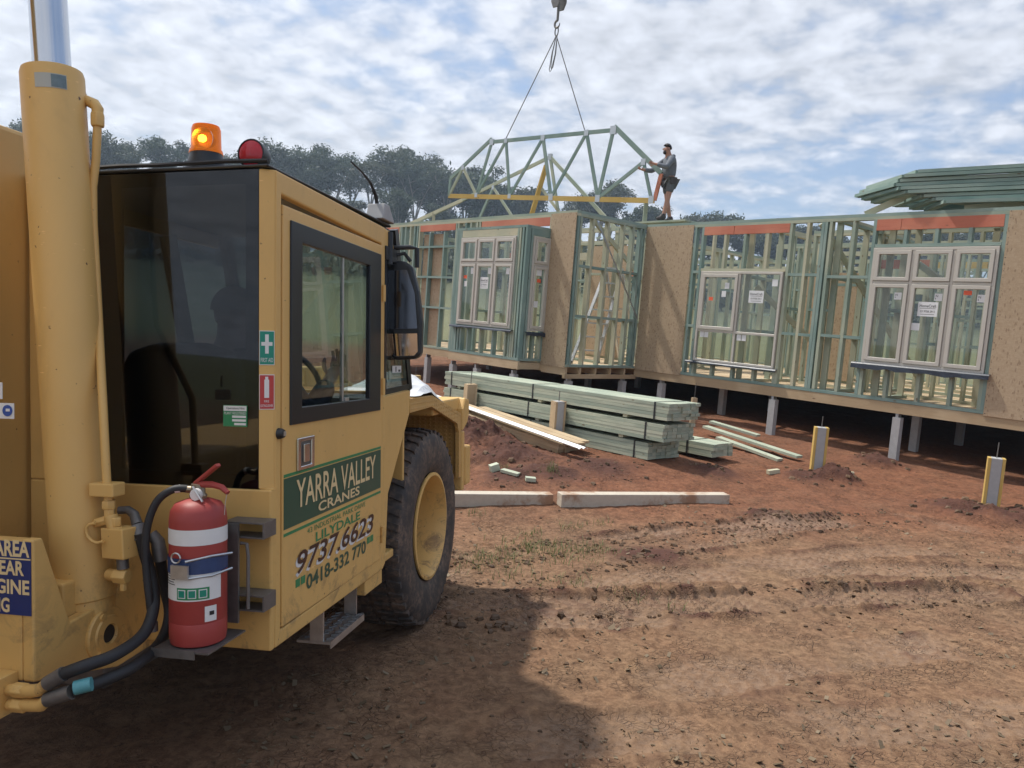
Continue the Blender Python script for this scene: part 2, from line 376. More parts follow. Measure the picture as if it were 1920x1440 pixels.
MAT['hivis'] = simple('hi_vis_yellow', (0.42, 0.62, 0.03), 0.6, var=0.12)
MAT['darkcloth'] = simple('dark_trousers', (0.02, 0.025, 0.04), 0.85, var=0.2)

def osb_mat():
    m, N, L, b = new_mat('osb_sheet'); tc = N.new('ShaderNodeTexCoord'); v = tc.outputs['Object']
    def vor(scale, sc3, rot):
        mp = N.new('ShaderNodeMapping'); mp.inputs['Scale'].default_value = sc3; mp.inputs['Rotation'].default_value = rot; L.new(v, mp.inputs[0])
        n = N.new('ShaderNodeTexVoronoi'); n.inputs['Scale'].default_value = scale; L.new(mp.outputs[0], n.inputs['Vector']); return n.outputs['Color']
    a = vor(26, (1, 1, 2.6), (0, 0.5, 0)); c = vor(31, (2.4, 1, 1), (0, 0.3, 0))
    sa = N.new('ShaderNodeSeparateColor'); L.new(a, sa.inputs[0]); sb = N.new('ShaderNodeSeparateColor'); L.new(c, sb.inputs[0])
    f = mix_rgb(N, L, 0.5, a, c); sf = N.new('ShaderNodeSeparateColor'); L.new(f, sf.inputs[0])
    col = mix_rgb(N, L, sf.outputs[0], (0.36, 0.255, 0.155), (0.47, 0.355, 0.235))
    dk = ramp_(N, L, sb.outputs[1], 0.90, 0.97); col = mix_rgb(N, L, dk, col, (0.24, 0.155, 0.09))
    big = noise_(N, L, v, 1.3, 3); col = mix_rgb(N, L, 0.25, col, mix_rgb(N, L, big, (0.30, 0.22, 0.14), (0.56, 0.44, 0.30)))
    L.new(col, b.inputs['Base Color']); b.inputs['Roughness'].default_value = 0.75
    bump_(N, L, sf.outputs[0], 0.12, 0.003, b)
    return m
MAT['osb'] = osb_mat()
def tyre_mat():
    m, N, L, b = new_mat('tyre_rubber'); tc = N.new('ShaderNodeTexCoord'); v = tc.outputs['Object']
    n = noise_(N, L, v, 7, 6, 0.65); n2 = noise_(N, L, v, 40, 3, 0.6)
    f = N.new('ShaderNodeMath'); f.operation = 'MULTIPLY'; L.new(ramp_(N, L, n, 0.36, 0.66), f.inputs[0]); L.new(ramp_(N, L, n2, 0.3, 0.7), f.inputs[1])
    c = mix_rgb(N, L, f.outputs[0], mix_rgb(N, L, n, (0.026, 0.026, 0.027), (0.075, 0.062, 0.053)), (0.20, 0.135, 0.095))
    L.new(c, b.inputs['Base Color']); b.inputs['Roughness'].default_value = 0.72; bump_(N, L, n2, 0.2, 0.003, b); return m
MAT['tyre'] = tyre_mat()
def checker_mat():
    m, N, L, b = new_mat('chequer_plate_yellow'); tc = N.new('ShaderNodeTexCoord'); v = tc.outputs['Object']
    n = noise_(N, L, v, 9, 4); L.new(mix_rgb(N, L, n, (0.50, 0.29, 0.085), (0.70, 0.42, 0.14)), b.inputs['Base Color'])
    mp = N.new('ShaderNodeMapping'); mp.inputs['Scale'].default_value = (38, 38, 38); mp.inputs['Rotation'].default_value = (0, 0, 0.78); L.new(v, mp.inputs[0])
    ck = N.new('ShaderNodeTexVoronoi'); ck.inputs['Scale'].default_value = 1.0; ck.inputs['Randomness'].default_value = 0.0; L.new(mp.outputs[0], ck.inputs['Vector'])
    bump_(N, L, ramp_(N, L, ck.outputs['Distance'], 0.45, 0.3), 0.8, 0.006, b); b.inputs['Roughness'].default_value = 0.4; return m
MAT['checker'] = checker_mat()
def amber_mat():
    m, N, L, b = new_mat('amber_lens'); b.inputs['Base Color'].default_value = (0.85, 0.22, 0.02, 1)
    b.inputs['Transmission Weight'].default_value = 0.75; b.inputs['Roughness'].default_value = 0.18; b.inputs['IOR'].default_value = 1.2
    b.inputs['Emission Color'].default_value = (1.0, 0.28, 0.03, 1); b.inputs['Emission Strength'].default_value = 0.10
    tc = N.new('ShaderNodeTexCoord'); w = N.new('ShaderNodeTexWave'); w.wave_type = 'RINGS'; w.inputs['Scale'].default_value = 40
    L.new(tc.outputs['Object'], w.inputs[0]); bump_(N, L, w.outputs[1], 0.2, 0.002, b); return m
MAT['amber'] = amber_mat(); MAT['bulb'] = emit('beacon_bulb', (1.0, 0.55, 0.08), 14)
def leaf_mat(name, a, bb):
    m, N, L, b = new_mat(name); gi = N.new('ShaderNodeNewGeometry')
    c = mix_rgb(N, L, gi.outputs['Random Per Island'], a, bb); oi = N.new('ShaderNodeObjectInfo')
    c2 = mix_rgb(N, L, oi.outputs['Random'], c, mix_rgb(N, L, 0.5, c, (0.10, 0.09, 0.05)))
    L.new(c2, b.inputs['Base Color']); b.inputs['Roughness'].default_value = 0.6; b.inputs['Specular IOR Level'].default_value = 0.3
    b.inputs['Transmission Weight'].default_value = 0.0
    tr = N.new('ShaderNodeBsdfTranslucent'); L.new(c2, tr.inputs[0]); mx = N.new('ShaderNodeMixShader'); mx.inputs[0].default_value = 0.25
    out = N['Material Output']; L.new(b.outputs[0], mx.inputs[1]); L.new(tr.outputs[0], mx.inputs[2]); L.new(mx.outputs[0], out.inputs[0]); return m
MAT['dark_mirror'] = simple('dark_mirror_glass', (0.10, 0.11, 0.13), 0.06, 0.9, var=0.05)
MAT['dark_panel'] = paint('dark_inner_paint', (0.30, 0.18, 0.07), dirt=(0.03, 0.028, 0.03), amount=0.9)  # dark brown with near-black streaks; on the wheel disc it paints in shade
MAT['sticker_grey'] = simple('sticker_grey', (0.45, 0.45, 0.40), 0.4)
MAT['sticker_blue'] = simple('sticker_blue_grey', (0.16, 0.22, 0.24), 0.4, var=0.4, scale=60)
MAT['tape'] = simple('teal_tape', (0.10, 0.33, 0.36), 0.4, var=0.4, scale=40)
MAT['strap_blue'] = simple('strap_blue', (0.03, 0.06, 0.16), 0.5, var=0.4, scale=30)
MAT['leaf'] = leaf_mat('gum_leaves', (0.035, 0.06, 0.035), (0.085, 0.115, 0.06))
MAT['bark'] = simple('gum_bark', (0.30, 0.26, 0.22), 0.85, var=0.45, scale=2)
MAT['grass'] = leaf_mat('weed_blades', (0.10, 0.15, 0.04), (0.30, 0.30, 0.14))
# ------------------------------------------------------------------ the ground
def vnoise(x, y, seed):
    xi = np.floor(x).astype(np.int64); yi = np.floor(y).astype(np.int64); fx = x-xi; fy = y-yi
    fx = fx*fx*(3-2*fx); fy = fy*fy*(3-2*fy)
    def h(a, b):
        n = (a*374761393 + b*668265263 + seed*974711) & 0xffffffff
        n = ((n ^ (n >> 13))*1274126177) & 0xffffffff
        return ((n ^ (n >> 16)) & 0xffff)/65535.0
    return (h(xi, yi)*(1-fx)+h(xi+1, yi)*fx)*(1-fy) + (h(xi, yi+1)*(1-fx)+h(xi+1, yi+1)*fx)*fy
def fbm(x, y, seed, octs=4, gain=0.5):
    t = 0; a = 1.0; s = 0
    for i in range(octs):
        t = t + a*(vnoise(x*2**i+17.3*i, y*2**i-9.1*i, seed+i)-0.5); s += a; a *= gain
    return t/s*2
def sstep(a, b, x): t = np.clip((x-a)/(b-a), 0, 1); return t*t*(3-2*t)

CTRL = np.array([(0,0,-1.68),(2.5,2.5,-1.72),(5,4,-1.74),(-0.4,4.46,-1.865),(-0.74,2.56,-1.79),(-2.1,1.8,-1.83),(-2.3,4.9,-2.0),(-3.3,0,-1.8),
    (0.8,7.5,-1.82),(2.4,7.9,-1.80),(4,9.6,-1.75),(5.3,8.2,-1.75),(5.4,10.9,-1.68),(4.2,12.3,-1.62),(2.7,14,-1.6),(1.75,9.4,-1.66),(-1,12.5,-1.74),(-3,15,-1.66),
    (9,8,-1.75),(8,3,-1.78),(-6,8,-1.95),(-6,2,-1.9),(2,-4,-1.65),(9,13,-1.6)])
def _tps():
    P = CTRL[:, :2]; n = len(P); d = np.linalg.norm(P[:, None]-P[None], axis=2)
    K = np.where(d > 0, d*d*np.log(d+1e-12), 0) + np.eye(n)*0.35
    A = np.zeros((n+3, n+3)); A[:n, :n] = K; A[:n, n] = 1; A[:n, n+1:] = P; A[n, :n] = 1; A[n+1:, :n] = P.T
    return np.linalg.solve(A, np.concatenate([CTRL[:, 2], np.zeros(3)]))
_W = _tps()
def base_z(x, y):
    x = np.asarray(x, float); y = np.asarray(y, float); sh = x.shape; xf = x.ravel(); yf = y.ravel()
    xc = np.clip(xf, -9, 12); yc = np.clip(yf, -5, 18)
    d2 = (xc[:, None]-CTRL[None, :, 0])**2 + (yc[:, None]-CTRL[None, :, 1])**2
    z = (0.5*d2*np.log(d2+1e-12)) @ _W[:-3] + _W[-3] + xc*_W[-2] + yc*_W[-1]
    r = np.hypot(xf-1.5, yf-6.5)
    az = np.degrees(np.arctan2(xf, yf)); dist = np.hypot(xf, yf)
    far = -1.05 + 0.35*fbm(xf*0.03, yf*0.03, 3, 3)
    ridge = 14.5 - 3.6*sstep(2, 16, az) + 1.6*fbm(az*0.11, dist*0.004, 9, 3)
    hill = ridge*sstep(60, 185, dist)*sstep(80, 60, np.abs(az)) + 12*sstep(230, 420, dist)*sstep(90, 60, np.abs(az))*0
    far = far + hill
    w = sstep(10.5, 17.5, r)
    return (z*(1-w) + far*w).reshape(sh) + EYE
def seg_dist(x, y, pts):
    """distance to a polyline, and the length along it"""
    best = np.full(x.shape, 1e9); along = np.zeros(x.shape); side = np.zeros(x.shape); acc = 0
    for (ax, ay), (bx, by) in zip(pts[:-1], pts[1:]):
        dx, dy = bx-ax, by-ay; l = math.hypot(dx, dy); t = np.clip(((x-ax)*dx+(y-ay)*dy)/l**2, 0, 1)
        d = np.hypot(x-ax-t*dx, y-ay-t*dy); k = d < best; best = np.where(k, d, best); along = np.where(k, acc+t*l, along)
        side = np.where(k, ((x-ax)*dy-(y-ay)*dx)/l, side); acc += l
    return best, along, side
TRACKS = [([(-1.2,4.75),(-0.29,4.8),(0.6,4.86),(1.4,4.98),(2.3,5.25),(3.6,5.5)], 0.17, 0.040),
          ([(-0.6,5.3),(0.3,5.55),(1.3,6.2),(2.79,7.2),(4.2,7.9)], 0.16, 0.022),
          ([(-0.5,5.75),(0.3,6.02),(1.2,6.65),(2.4,7.25),(3.6,7.6)], 0.09, 0.026),
          ([(2.6,4.4),(3.6,4.7),(5.0,5.6),(7.5,6.4)], 0.17, 0.022),
          ([(-0.9,4.15),(-0.1,4.35),(0.45,4.55),(0.95,4.62)], 0.15, 0.030),
          ([(0.9,3.7),(1.8,4.2),(3.2,4.6),(5.2,4.75)], 0.19, 0.012), ([(0.6,5.35),(1.6,5.62),(2.8,5.95),(4.4,6.1)], 0.15, 0.018), ([(1.5,6.7),(2.6,7.3),(4.0,7.7),(5.8,7.3)], 0.16, 0.016), ([(0.2,3.1),(1.3,3.3),(2.6,3.6)], 0.17, 0.010),
          ([(1.9,5.9),(3.2,6.5),(4.6,6.9),(7,7.2)], 0.15, 0.016)]
MOUNDS = [(-0.6,9.9,0.62,0.34),(0.05,9.2,0.5,0.16),(-1.2,10.6,0.7,0.3),(4.12,9.42,0.22,0.19),(3.8,9.5,0.3,0.08),(5.0,8.3,0.34,0.13),(5.5,8.0,0.36,0.13),(6.0,7.75,0.45,0.10),(5.25,10.75,0.3,0.13),
          (2.72,7.42,0.16,0.08),(2.5,7.5,0.12,0.06),(1.15,8.95,0.4,0.07),(0.55,8.55,0.35,0.05),(2.55,9.2,0.3,0.06),(1.2,6.02,0.28,0.035),(0.05,8.35,0.3,0.05)]
def ground_detail(x, y):
    near = sstep(16, 12, np.hypot(x-1.5, y-6.5))
    z = 0.035*fbm(x*0.9, y*0.9, 21, 4) + 0.014*fbm(x*4.5, y*4.5, 31, 4, 0.6) + 0.006*np.abs(fbm(x*15, y*15, 41, 3, 0.65)) + 0.004*fbm(x*32, y*32, 43, 2)
    clod = np.clip(fbm(x*9, y*9, 51, 3, 0.6)-0.36, 0, 1)*0.07*np.clip(0.4+fbm(x*0.8, y*0.8, 61, 2), 0, 1)
    z = z + clod
    fresh = np.zeros_like(x); pressed = np.zeros_like(x)
    for pts, w, dep in TRACKS:
        d, s, side = seg_dist(x + 0.03*fbm(x*3, y*3, 81, 2), y + 0.03*fbm(x*3, y*3, 82, 2), pts)
        ins = sstep(w+0.03, w-0.03, d); edge = np.exp(-((d-w-0.045)/0.04)**2)
        brk = sstep(-0.35, 0.15, fbm(x*1.6, y*1.6, 71, 2))
        lug = np.maximum(sstep(0.55, 0.8, np.sin((s + np.abs(side)*0.5)*2*math.pi/0.11)), sstep(0.8, 0.95, np.abs(np.sin(side*2*math.pi/0.15 + 0.7*np.sign(np.sin(s*2*math.pi/0.11))))))
        z = z*(1-0.65*ins*brk) + brk*(-dep*ins + 0.65*dep*ins*lug + dep*1.35*edge*(0.6+0.9*np.clip(fbm(x*11, y*11, 91, 3), -0.4, 1)))
        pressed = np.maximum(pressed, ins*brk*(1-0.75*lug)*min(1.0, 0.35+dep/0.04)); fresh = np.maximum(fresh, np.maximum(edge, 0.6*ins*lug*min(1.0, dep/0.03))*min(1.0, dep/0.03)*brk*sstep(-0.1, 0.3, fbm(x*7, y*7, 92, 2)))
    for mx, my, r, h in MOUNDS:
        d = np.hypot(x-mx, y-my) + 0.35*r*fbm(x*3.5, y*3.5, 101, 3)
        b = np.exp(-(np.clip(d, 0, None)/r)**2*1.2); z = z + b*(h + 0.30*h*fbm(x*8, y*8, 111, 4, 0.65)); fresh = np.maximum(fresh, np.clip(b*1.6, 0, 1))
    return z*near, fresh*near, pressed*near
def gz(x, y):
    xx = np.array([float(x)]); yy = np.array([float(y)])
    return float(base_z(xx, yy)[0])
def gzd(x, y):
    xx = np.array([float(x)]); yy = np.array([float(y)])
    return float(base_z(xx, yy)[0] + ground_detail(xx, yy)[0][0])

def axis_steps(lo, hi, fine, far):
    a = list(np.arange(lo, hi+1e-6, fine)); s = fine
    r_ = [hi]; 
    while r_[-1] < far: s = min(s*1.17, 14); r_.append(r_[-1]+s)
    s = fine; l_ = [lo]
    while l_[-1] > -far: s = min(s*1.17, 14); l_.append(l_[-1]-s)
    return np.array(l_[:0:-1] + a + r_[1:])
def build_ground():
    xs = axis_steps(-1.6, 5.6, 0.0165, 420); ys = axis_steps(2.1, 10.6, 0.0185, 430)
    X, Y = np.meshgrid(xs, ys); nx, ny = len(xs), len(ys)
    d, fresh, pressed = ground_detail(X, Y)
    Z = base_z(X, Y) + d
    me = bpy.data.meshes.new('ground')
    me.vertices.add(nx*ny); me.vertices.foreach_set('co', np.stack([X, Y, Z], -1).astype(np.float32).ravel())
    i = np.arange(ny-1)[:, None]*nx + np.arange(nx-1)[None]; q = np.stack([i, i+1, i+nx+1, i+nx], -1).reshape(-1, 4)
    n = len(q); me.loops.add(n*4); me.loops.foreach_set('vertex_index', q.astype(np.int32).ravel())
    me.polygons.add(n); me.polygons.foreach_set('loop_start', np.arange(0, n*4, 4, dtype=np.int32)); me.polygons.foreach_set('loop_total', np.full(n, 4, np.int32))
    me.polygons.foreach_set('use_smooth', np.ones(n, bool)); me.update(calc_edges=True)
    # soil kinds: fresh red subsoil, pressed clay, grass field
    red = np.clip(0.2 + 0.8*sstep(5.4, 8.0, Y - 0.12*X + 1.0*fbm(X*0.55, Y*0.55, 5, 3)) , 0, 1)
    field = sstep(13.5, 19, np.hypot(X-1.5, Y-6.5) + 2*fbm(X*0.3, Y*0.3, 8, 2))
    wood_ = sstep(70, 130, np.hypot(X, Y))*sstep(0, 5, Y)
    col = np.stack([red, fresh, pressed, np.ones_like(red)], -1)
    a = me.color_attributes.new('soil', 'FLOAT_COLOR', 'POINT'); a.data.foreach_set('color', col.astype(np.float32).ravel())
    col = np.stack([field, wood_, field*0, np.ones_like(red)], -1)
    a = me.color_attributes.new('field', 'FLOAT_COLOR', 'POINT'); a.data.foreach_set('color', col.astype(np.float32).ravel())
    m, N, L, b = new_mat('red_brown_site_soil')
    at = N.new('ShaderNodeAttribute'); at.attribute_name = 'soil'; s = N.new('ShaderNodeSeparateColor'); L.new(at.outputs['Color'], s.inputs[0])
    af = N.new('ShaderNodeAttribute'); af.attribute_name = 'field'; sf = N.new('ShaderNodeSeparateColor'); L.new(af.outputs['Color'], sf.inputs[0])
    tc = N.new('ShaderNodeTexCoord'); v = tc.outputs['Object']
    n1 = noise_(N, L, v, 2.0, 6, 0.65); n2 = noise_(N, L, v, 17, 8, 0.78, 0.5); n3 = noise_(N, L, v, 70, 4, 0.7); n4 = noise_(N, L, v, 0.6, 3)
    tan = mix_rgb(N, L, ramp_(N, L, n2, 0.3, 0.7), (0.122, 0.069, 0.037), (0.335, 0.212, 0.121))
    redc = mix_rgb(N, L, ramp_(N, L, n2, 0.3, 0.7), (0.115, 0.044, 0.022), (0.285, 0.120, 0.062))
    rf = N.new('ShaderNodeMath'); rf.operation = 'ADD'; rf.use_clamp = True
    t1 = N.new('ShaderNodeMath'); t1.operation = 'MULTIPLY_ADD'; L.new(n1, t1.inputs[0]); t1.inputs[1].default_value = 0.9; t1.inputs[2].default_value = -0.45
    L.new(s.outputs[0], rf.inputs[0]); L.new(t1.outputs[0], rf.inputs[1])
    c = mix_rgb(N, L, rf.outputs[0], tan, redc)
    vo = N.new('ShaderNodeTexVoronoi'); vo.inputs['Scale'].default_value = 24; vo.feature = 'DISTANCE_TO_EDGE'
    mpv = N.new('ShaderNodeMapping'); mpv.inputs['Scale'].default_value = (1, 1.5, 1); L.new(v, mpv.inputs[0])
    wv = N.new('ShaderNodeVectorMath'); wv.operation = 'ADD'; L.new(mpv.outputs[0], wv.inputs[0]); nn = N.new('ShaderNodeTexNoise'); nn.inputs['Scale'].default_value = 9; L.new(v, nn.inputs['Vector'])
    sc_ = N.new('ShaderNodeVectorMath'); sc_.operation = 'SCALE'; sc_.inputs['Scale'].default_value = 0.12; L.new(nn.outputs['Color'], sc_.inputs[0]); L.new(sc_.outputs[0], wv.inputs[1]); L.new(wv.outputs[0], vo.inputs['Vector'])
    crk = ramp_(N, L, vo.outputs['Distance'], 0.10, 0.0); cp = N.new('ShaderNodeMath'); cp.operation = 'MULTIPLY'; L.new(crk, cp.inputs[0]); L.new(ramp_(N, L, noise_(N, L, v, 3.1, 5, 0.6), 0.47, 0.60), cp.inputs[1])
    cp2 = N.new('ShaderNodeMath'); cp2.operation = 'MULTIPLY'; L.new(cp.outputs[0], cp2.inputs[0]); cp2.inputs[1].default_value = 0.30
    c = mix_rgb(N, L, cp2.outputs[0], c, (0.075, 0.042, 0.026))
    big = ramp_(N, L, noise_(N, L, v, 0.9, 6, 0.65), 0.38, 0.66); bf = N.new('ShaderNodeMath'); bf.operation = 'MULTIPLY'; L.new(big, bf.inputs[0]); bf.inputs[1].default_value = 0.22
    c = mix_rgb(N, L, bf.outputs[0], c, (0.13, 0.078, 0.05))
    # crumbs, straw flecks and dark damp spots
    c = mix_rgb(N, L, ramp_(N, L, n3, 0.62, 0.72), c, (0.36, 0.245, 0.15))
    dk = N.new('ShaderNodeMath'); dk.operation = 'MULTIPLY'; L.new(ramp_(N, L, noise_(N, L, v, 26, 4, 0.7, 0.8), 0.60, 0.70), dk.inputs[0]); dk.inputs[1].default_value = 0.75
    c = mix_rgb(N, L, dk.outputs[0], c, (0.060, 0.034, 0.022))
    c = mix_rgb(N, L, s.outputs[1], c, mix_rgb(N, L, n2, (0.055, 0.024, 0.016), (0.135, 0.058, 0.040)))
    pf = N.new('ShaderNodeMath'); pf.operation = 'MULTIPLY'; L.new(s.outputs[2], pf.inputs[0]); pf.inputs[1].default_value = 0.65
    c = mix_rgb(N, L, pf.outputs[0], c, mix_rgb(N, L, n1, (0.25, 0.155, 0.10), (0.36, 0.255, 0.175)))
    gcol = mix_rgb(N, L, n4, mix_rgb(N, L, n1, (0.11, 0.115, 0.055), (0.17, 0.165, 0.085)), (0.19, 0.19, 0.095))
    c = mix_rgb(N, L, sf.outputs[0], c, gcol); c = mix_rgb(N, L, sf.outputs[1], c, (0.05, 0.065, 0.03))
    L.new(c, b.inputs['Base Color'])
    rg = N.new('ShaderNodeMapRange'); rg.inputs['To Min'].default_value = 0.92; rg.inputs['To Max'].default_value = 0.55; L.new(s.outputs[2], rg.inputs['Value']); L.new(rg.outputs[0], b.inputs['Roughness'])
    b.inputs['Specular IOR Level'].default_value = 0.3
    hh = N.new('ShaderNodeMath'); hh.operation = 'MULTIPLY_ADD'; L.new(n3, hh.inputs[0]); hh.inputs[1].default_value = 0.5; L.new(n2, hh.inputs[2])
    h2 = N.new('ShaderNodeMath'); h2.operation = 'SUBTRACT'; L.new(hh.outputs[0], h2.inputs[0]); L.new(cp.outputs[0], h2.inputs[1])
    bump_(N, L, h2.outputs[0], 0.7, 0.022, b)
    me.materials.append(m)
    o = bpy.data.objects.new('ground', me); COL.objects.link(o)
    tag(o, 'churned red brown soil of the building site running into grass fields', None, kind='structure')
build_ground()

def build_litter():
    """loose crumbs of earth and flat chips lying on the soil: nobody could count them"""
    def scatter(name, label, n, mat, kind_):
        vs, fs = [], []
        g = np.random.default_rng(77 if kind_ else 78)
        if kind_:   # clods
            pts = []
            for pts_, w, dep in TRACKS[:3]:
                P = np.array(pts_); seg = np.linalg.norm(np.diff(P, axis=0), axis=1); cs = np.concatenate([[0], np.cumsum(seg)])
                for t in g.random(int(cs[-1]*70))*cs[-1]:
                    i = min(np.searchsorted(cs, t, 'right')-1, len(seg)-1); u = (t-cs[i])/seg[i]; p = P[i]*(1-u)+P[i+1]*u
                    dx, dy = (P[i+1]-P[i])/seg[i]; o = (w+0.03+0.04*g.normal())*g.choice([-1, 1])
                    pts.append((p[0]+dy*o, p[1]-dx*o, 0.008+0.02*g.random()**2.5))
            for mx, my, r, h in MOUNDS:
                for k in range(int(90*r)): a = g.random()*6.28; d = r*1.5*g.random()**0.7; pts.append((mx+d*math.cos(a), my+d*math.sin(a), 0.012+0.035*g.random()**2.5))
            for k in range(n):
                y = 2.2+9.0*g.random()**1.2; x = (-0.6+1.5*g.random())*y*0.85+0.4
                if vnoise(np.array([x*2.2]), np.array([y*2.2]), 6)[0] < 0.45: continue
                pts.append((x, y, 0.003+0.016*g.random()**5))
            pts.extend([(-0.10+0.13*g.normal(), 4.42+0.05*g.normal(), 0.02+0.022*g.random()) for k in range(16)])
        else:
            pts = []
            for k in range(n):
                y = 2.2+5.5*g.random()**1.5; x = (-0.5+1.35*g.random())*y*0.9+0.3
                if vnoise(np.array([x*1.7]), np.array([y*1.7]), 16)[0] < 0.4: continue
                pts.append((x, y, 0.003+0.016*g.random()**3))
        P = np.array(pts); zz = base_z(P[:, 0], P[:, 1]) + ground_detail(P[:, 0], P[:, 1])[0]
        for (x, y, s), z in zip(pts, zz):
            o = len(vs)
            if kind_:
                for q in ((1,0,0),(0,1,0),(-1,0,0),(0,-1,0),(.5,.5,.75),(-.5,.5,.75),(-.5,-.5,.75),(.5,-.5,.75)):
                    j = 0.7+0.6*g.random(3); vs.append((x+q[0]*s*j[0], y+q[1]*s*j[1], z+(q[2]*s-s*0.25)*j[2]))
                fs += [(o,o+1,o+4),(o+1,o+2,o+5),(o+2,o+3,o+6),(o+3,o,o+7),(o+1,o+5,o+4),(o+2,o+6,o+5),(o+3,o+7,o+6),(o,o+4,o+7),(o+4,o+5,o+6,o+7)]
            else:
                a = g.random()*6.28; ca, sa = math.cos(a), math.sin(a); asp = 0.25+0.5*g.random(); t = g.normal(0, 0.35, 2)
                for q in ((-1,-1),(1,-1),(1,1),(-1,1)):
                    lx, ly = q[0]*s, q[1]*s*asp
                    for dz in (0, 0.0025):
                        vs.append((x+lx*ca-ly*sa, y+lx*sa+ly*ca, z+0.003+0.3*abs(t[0])*s+lx*t[0]+ly*t[1]+dz))
                fs += [(o,o+2,o+4,o+6),(o+1,o+7,o+5,o+3),(o,o+1,o+3,o+2),(o+2,o+3,o+5,o+4),(o+4,o+5,o+7,o+6),(o+6,o+7,o+1,o)]
        me = bpy.data.meshes.new(name); me.from_pydata(vs, [], fs); me.update(); me.materials.append(mat)
        o = bpy.data.objects.new(name, me); COL.objects.link(o); tag(o, label, None, kind='stuff')
    m1 = leaf_mat('clod_soil', (0.085, 0.043, 0.026), (0.235, 0.140, 0.085)); m2 = leaf_mat('chip_litter', (0.15, 0.095, 0.058), (0.42, 0.31, 0.205))
    scatter('dirt_clods', 'crumbs and clods of dark red earth scattered over the site soil', 1300, m1, True)
    scatter('ground_litter', 'flat chips of bark and dry clay strewn over the near soil', 4500, m2, False)
build_litter()
def build_weeds():
    vs, fs = [], []; g = np.random.default_rng(3)
    cl = [(0.30,6.12,0.22,220),(-0.05,5.85,0.16,130),(0.74,6.12,0.16,110),(0.25,6.5,0.07,30),(0.6,6.75,0.12,40),(0.9,6.9,0.1,30),(0.1,5.45,0.15,40),(0.5,5.25,0.16,50),(0.95,5.05,0.1,26),(-0.2,5.6,0.15,60),
          (1.2,4.95,0.08,18),(0.5,8.45,0.06,60),(-0.02,8.62,0.05,25),(0.45,5.8,0.3,120),(-0.25,7.0,0.1,20)]
    for cx, cy, r, n in cl:
        for k in range(n):
            x = cx+r*g.normal()*0.7; y = cy+r*g.normal()*0.6; z = gzd(x, y)-0.004; a = g.random()*6.28
            ln = 0.03+0.065*g.random(); lean = 0.3+1.1*g.random(); w = 0.0022+0.002*g.random(); dx, dy = math.cos(a), math.sin(a)
            if (cx, cy) == (0.5, 8.45): ln *= 1.7; lean *= 0.55
            o = len(vs)
            for t in (0, 0.55, 1.0):
                h = ln*(t-0.25*lean*t*t); q = ln*lean*t*t*0.75; ww = w*(1-0.85*t)
                vs += [(x+dx*q-dy*ww, y+dy*q+dx*ww, z+h), (x+dx*q+dy*ww, y+dy*q-dx*ww, z+h)]
            fs += [(o,o+1,o+3,o+2),(o+2,o+3,o+5,o+4)]
    me = bpy.data.meshes.new('weeds'); me.from_pydata(vs, [], fs); me.update(); me.materials.append(MAT['grass'])
    o = bpy.data.objects.new('weeds', me); COL.objects.link(o); tag(o, 'flattened weeds and grass blades in the churned soil beyond the wheel', None, kind='stuff')
build_weeds()
# ------------------------------------------------------------------ the timber frame house
AZH = math.radians(-41.443)
HU = np.array([-math.sin(AZH), -math.cos(AZH), 0]); HV = np.array([-math.cos(AZH), math.sin(AZH), 0])   # along the front (to the right), outwards
VA, VB, UC = -11.35, -9.492, -9.388
ZT, ZB = 1.876, -0.824                   # top of plates, underside of bottom plate, from eye level
HU0, HV0, HZ0 = -6.0, -11.35, -1.65
house = empty('house_frame', HU*HU0 + HV*HV0 + np.array([0, 0, HZ0+EYE]), (HU, -HV, (0, 0, 1)),
              'part-built timber house of green treated stud walls on short stumps', 'house')
def P(u, v, z): return (u-HU0, -(v-HV0), z-HZ0)
def W(u, v, z): return HU*u + HV*v + np.array([0, 0, z+EYE])
G, GB, GP, PN = MAT['pine_green'], MAT['pine_blue'], MAT['pine_pale'], MAT['pine']
ST = 0.045; DP = 0.09
def stud(u, v, z0, z1, mat=None, w=ST, along='u', name='stud', d=DP):
    """upright in a wall whose outer face is at v (along u) or at u (along v)"""
    m = mat or rng.choice((G, G, GB, GB, GP))
    if along == 'u': c = (u, v-d/2)
    else: c = (u-d/2, v)
    up = (1, 0, 0) if along == 'u' else (0, 1, 0)
    return timber(name, house, P(*c, z0), P(*c, z1), d, w, m, up=up)
def rail(u0, u1, v, z, h=ST, mat=None, name='plate', d=DP):
    return timber(name, house, P(u0, v-d/2, z+h/2), P(u1, v-d/2, z+h/2), d, h, mat or G)
def rail_v(u, v0, v1, z, h=ST, mat=None, name='plate', d=DP):
    return timber(name, house, P(u-d/2, v0, z+h/2), P(u-d/2, v1, z+h/2), d, h, mat or G)
def sheet(name, u0, u1, v, z0, z1, mat, t=0.009):
    """upright sheet standing just proud of v"""
    o = MB().box((-(u1-u0)/2, -t/2, -(z1-z0)/2), ((u1-u0)/2, t/2, (z1-z0)/2)).build(name, mat, house, fix=False)
    o.location = P((u0+u1)/2, v+t/2, (z0+z1)/2)
    if z1-z0 > 2.5:                     # rows of nail heads over the studs
        mb = MB(); hw, hh = (u1-u0)/2, (z1-z0)/2
        for x in [-hw+0.02, hw-0.02] + [q for q in (-hw+0.45, -hw+0.9) if q < hw-0.2]:
            for z in np.arange(-hh+0.03, hh, 0.085): mb.box((x+rng.uniform(-.006,.006)-0.004, -t/2-0.0012, z-0.005), (x+0.004, -t/2+0.001, z+0.005))
        nh = mb.build('nail_heads', MAT['boots'], o, fix=False); nh['kind'] = 'stuff'
    return o

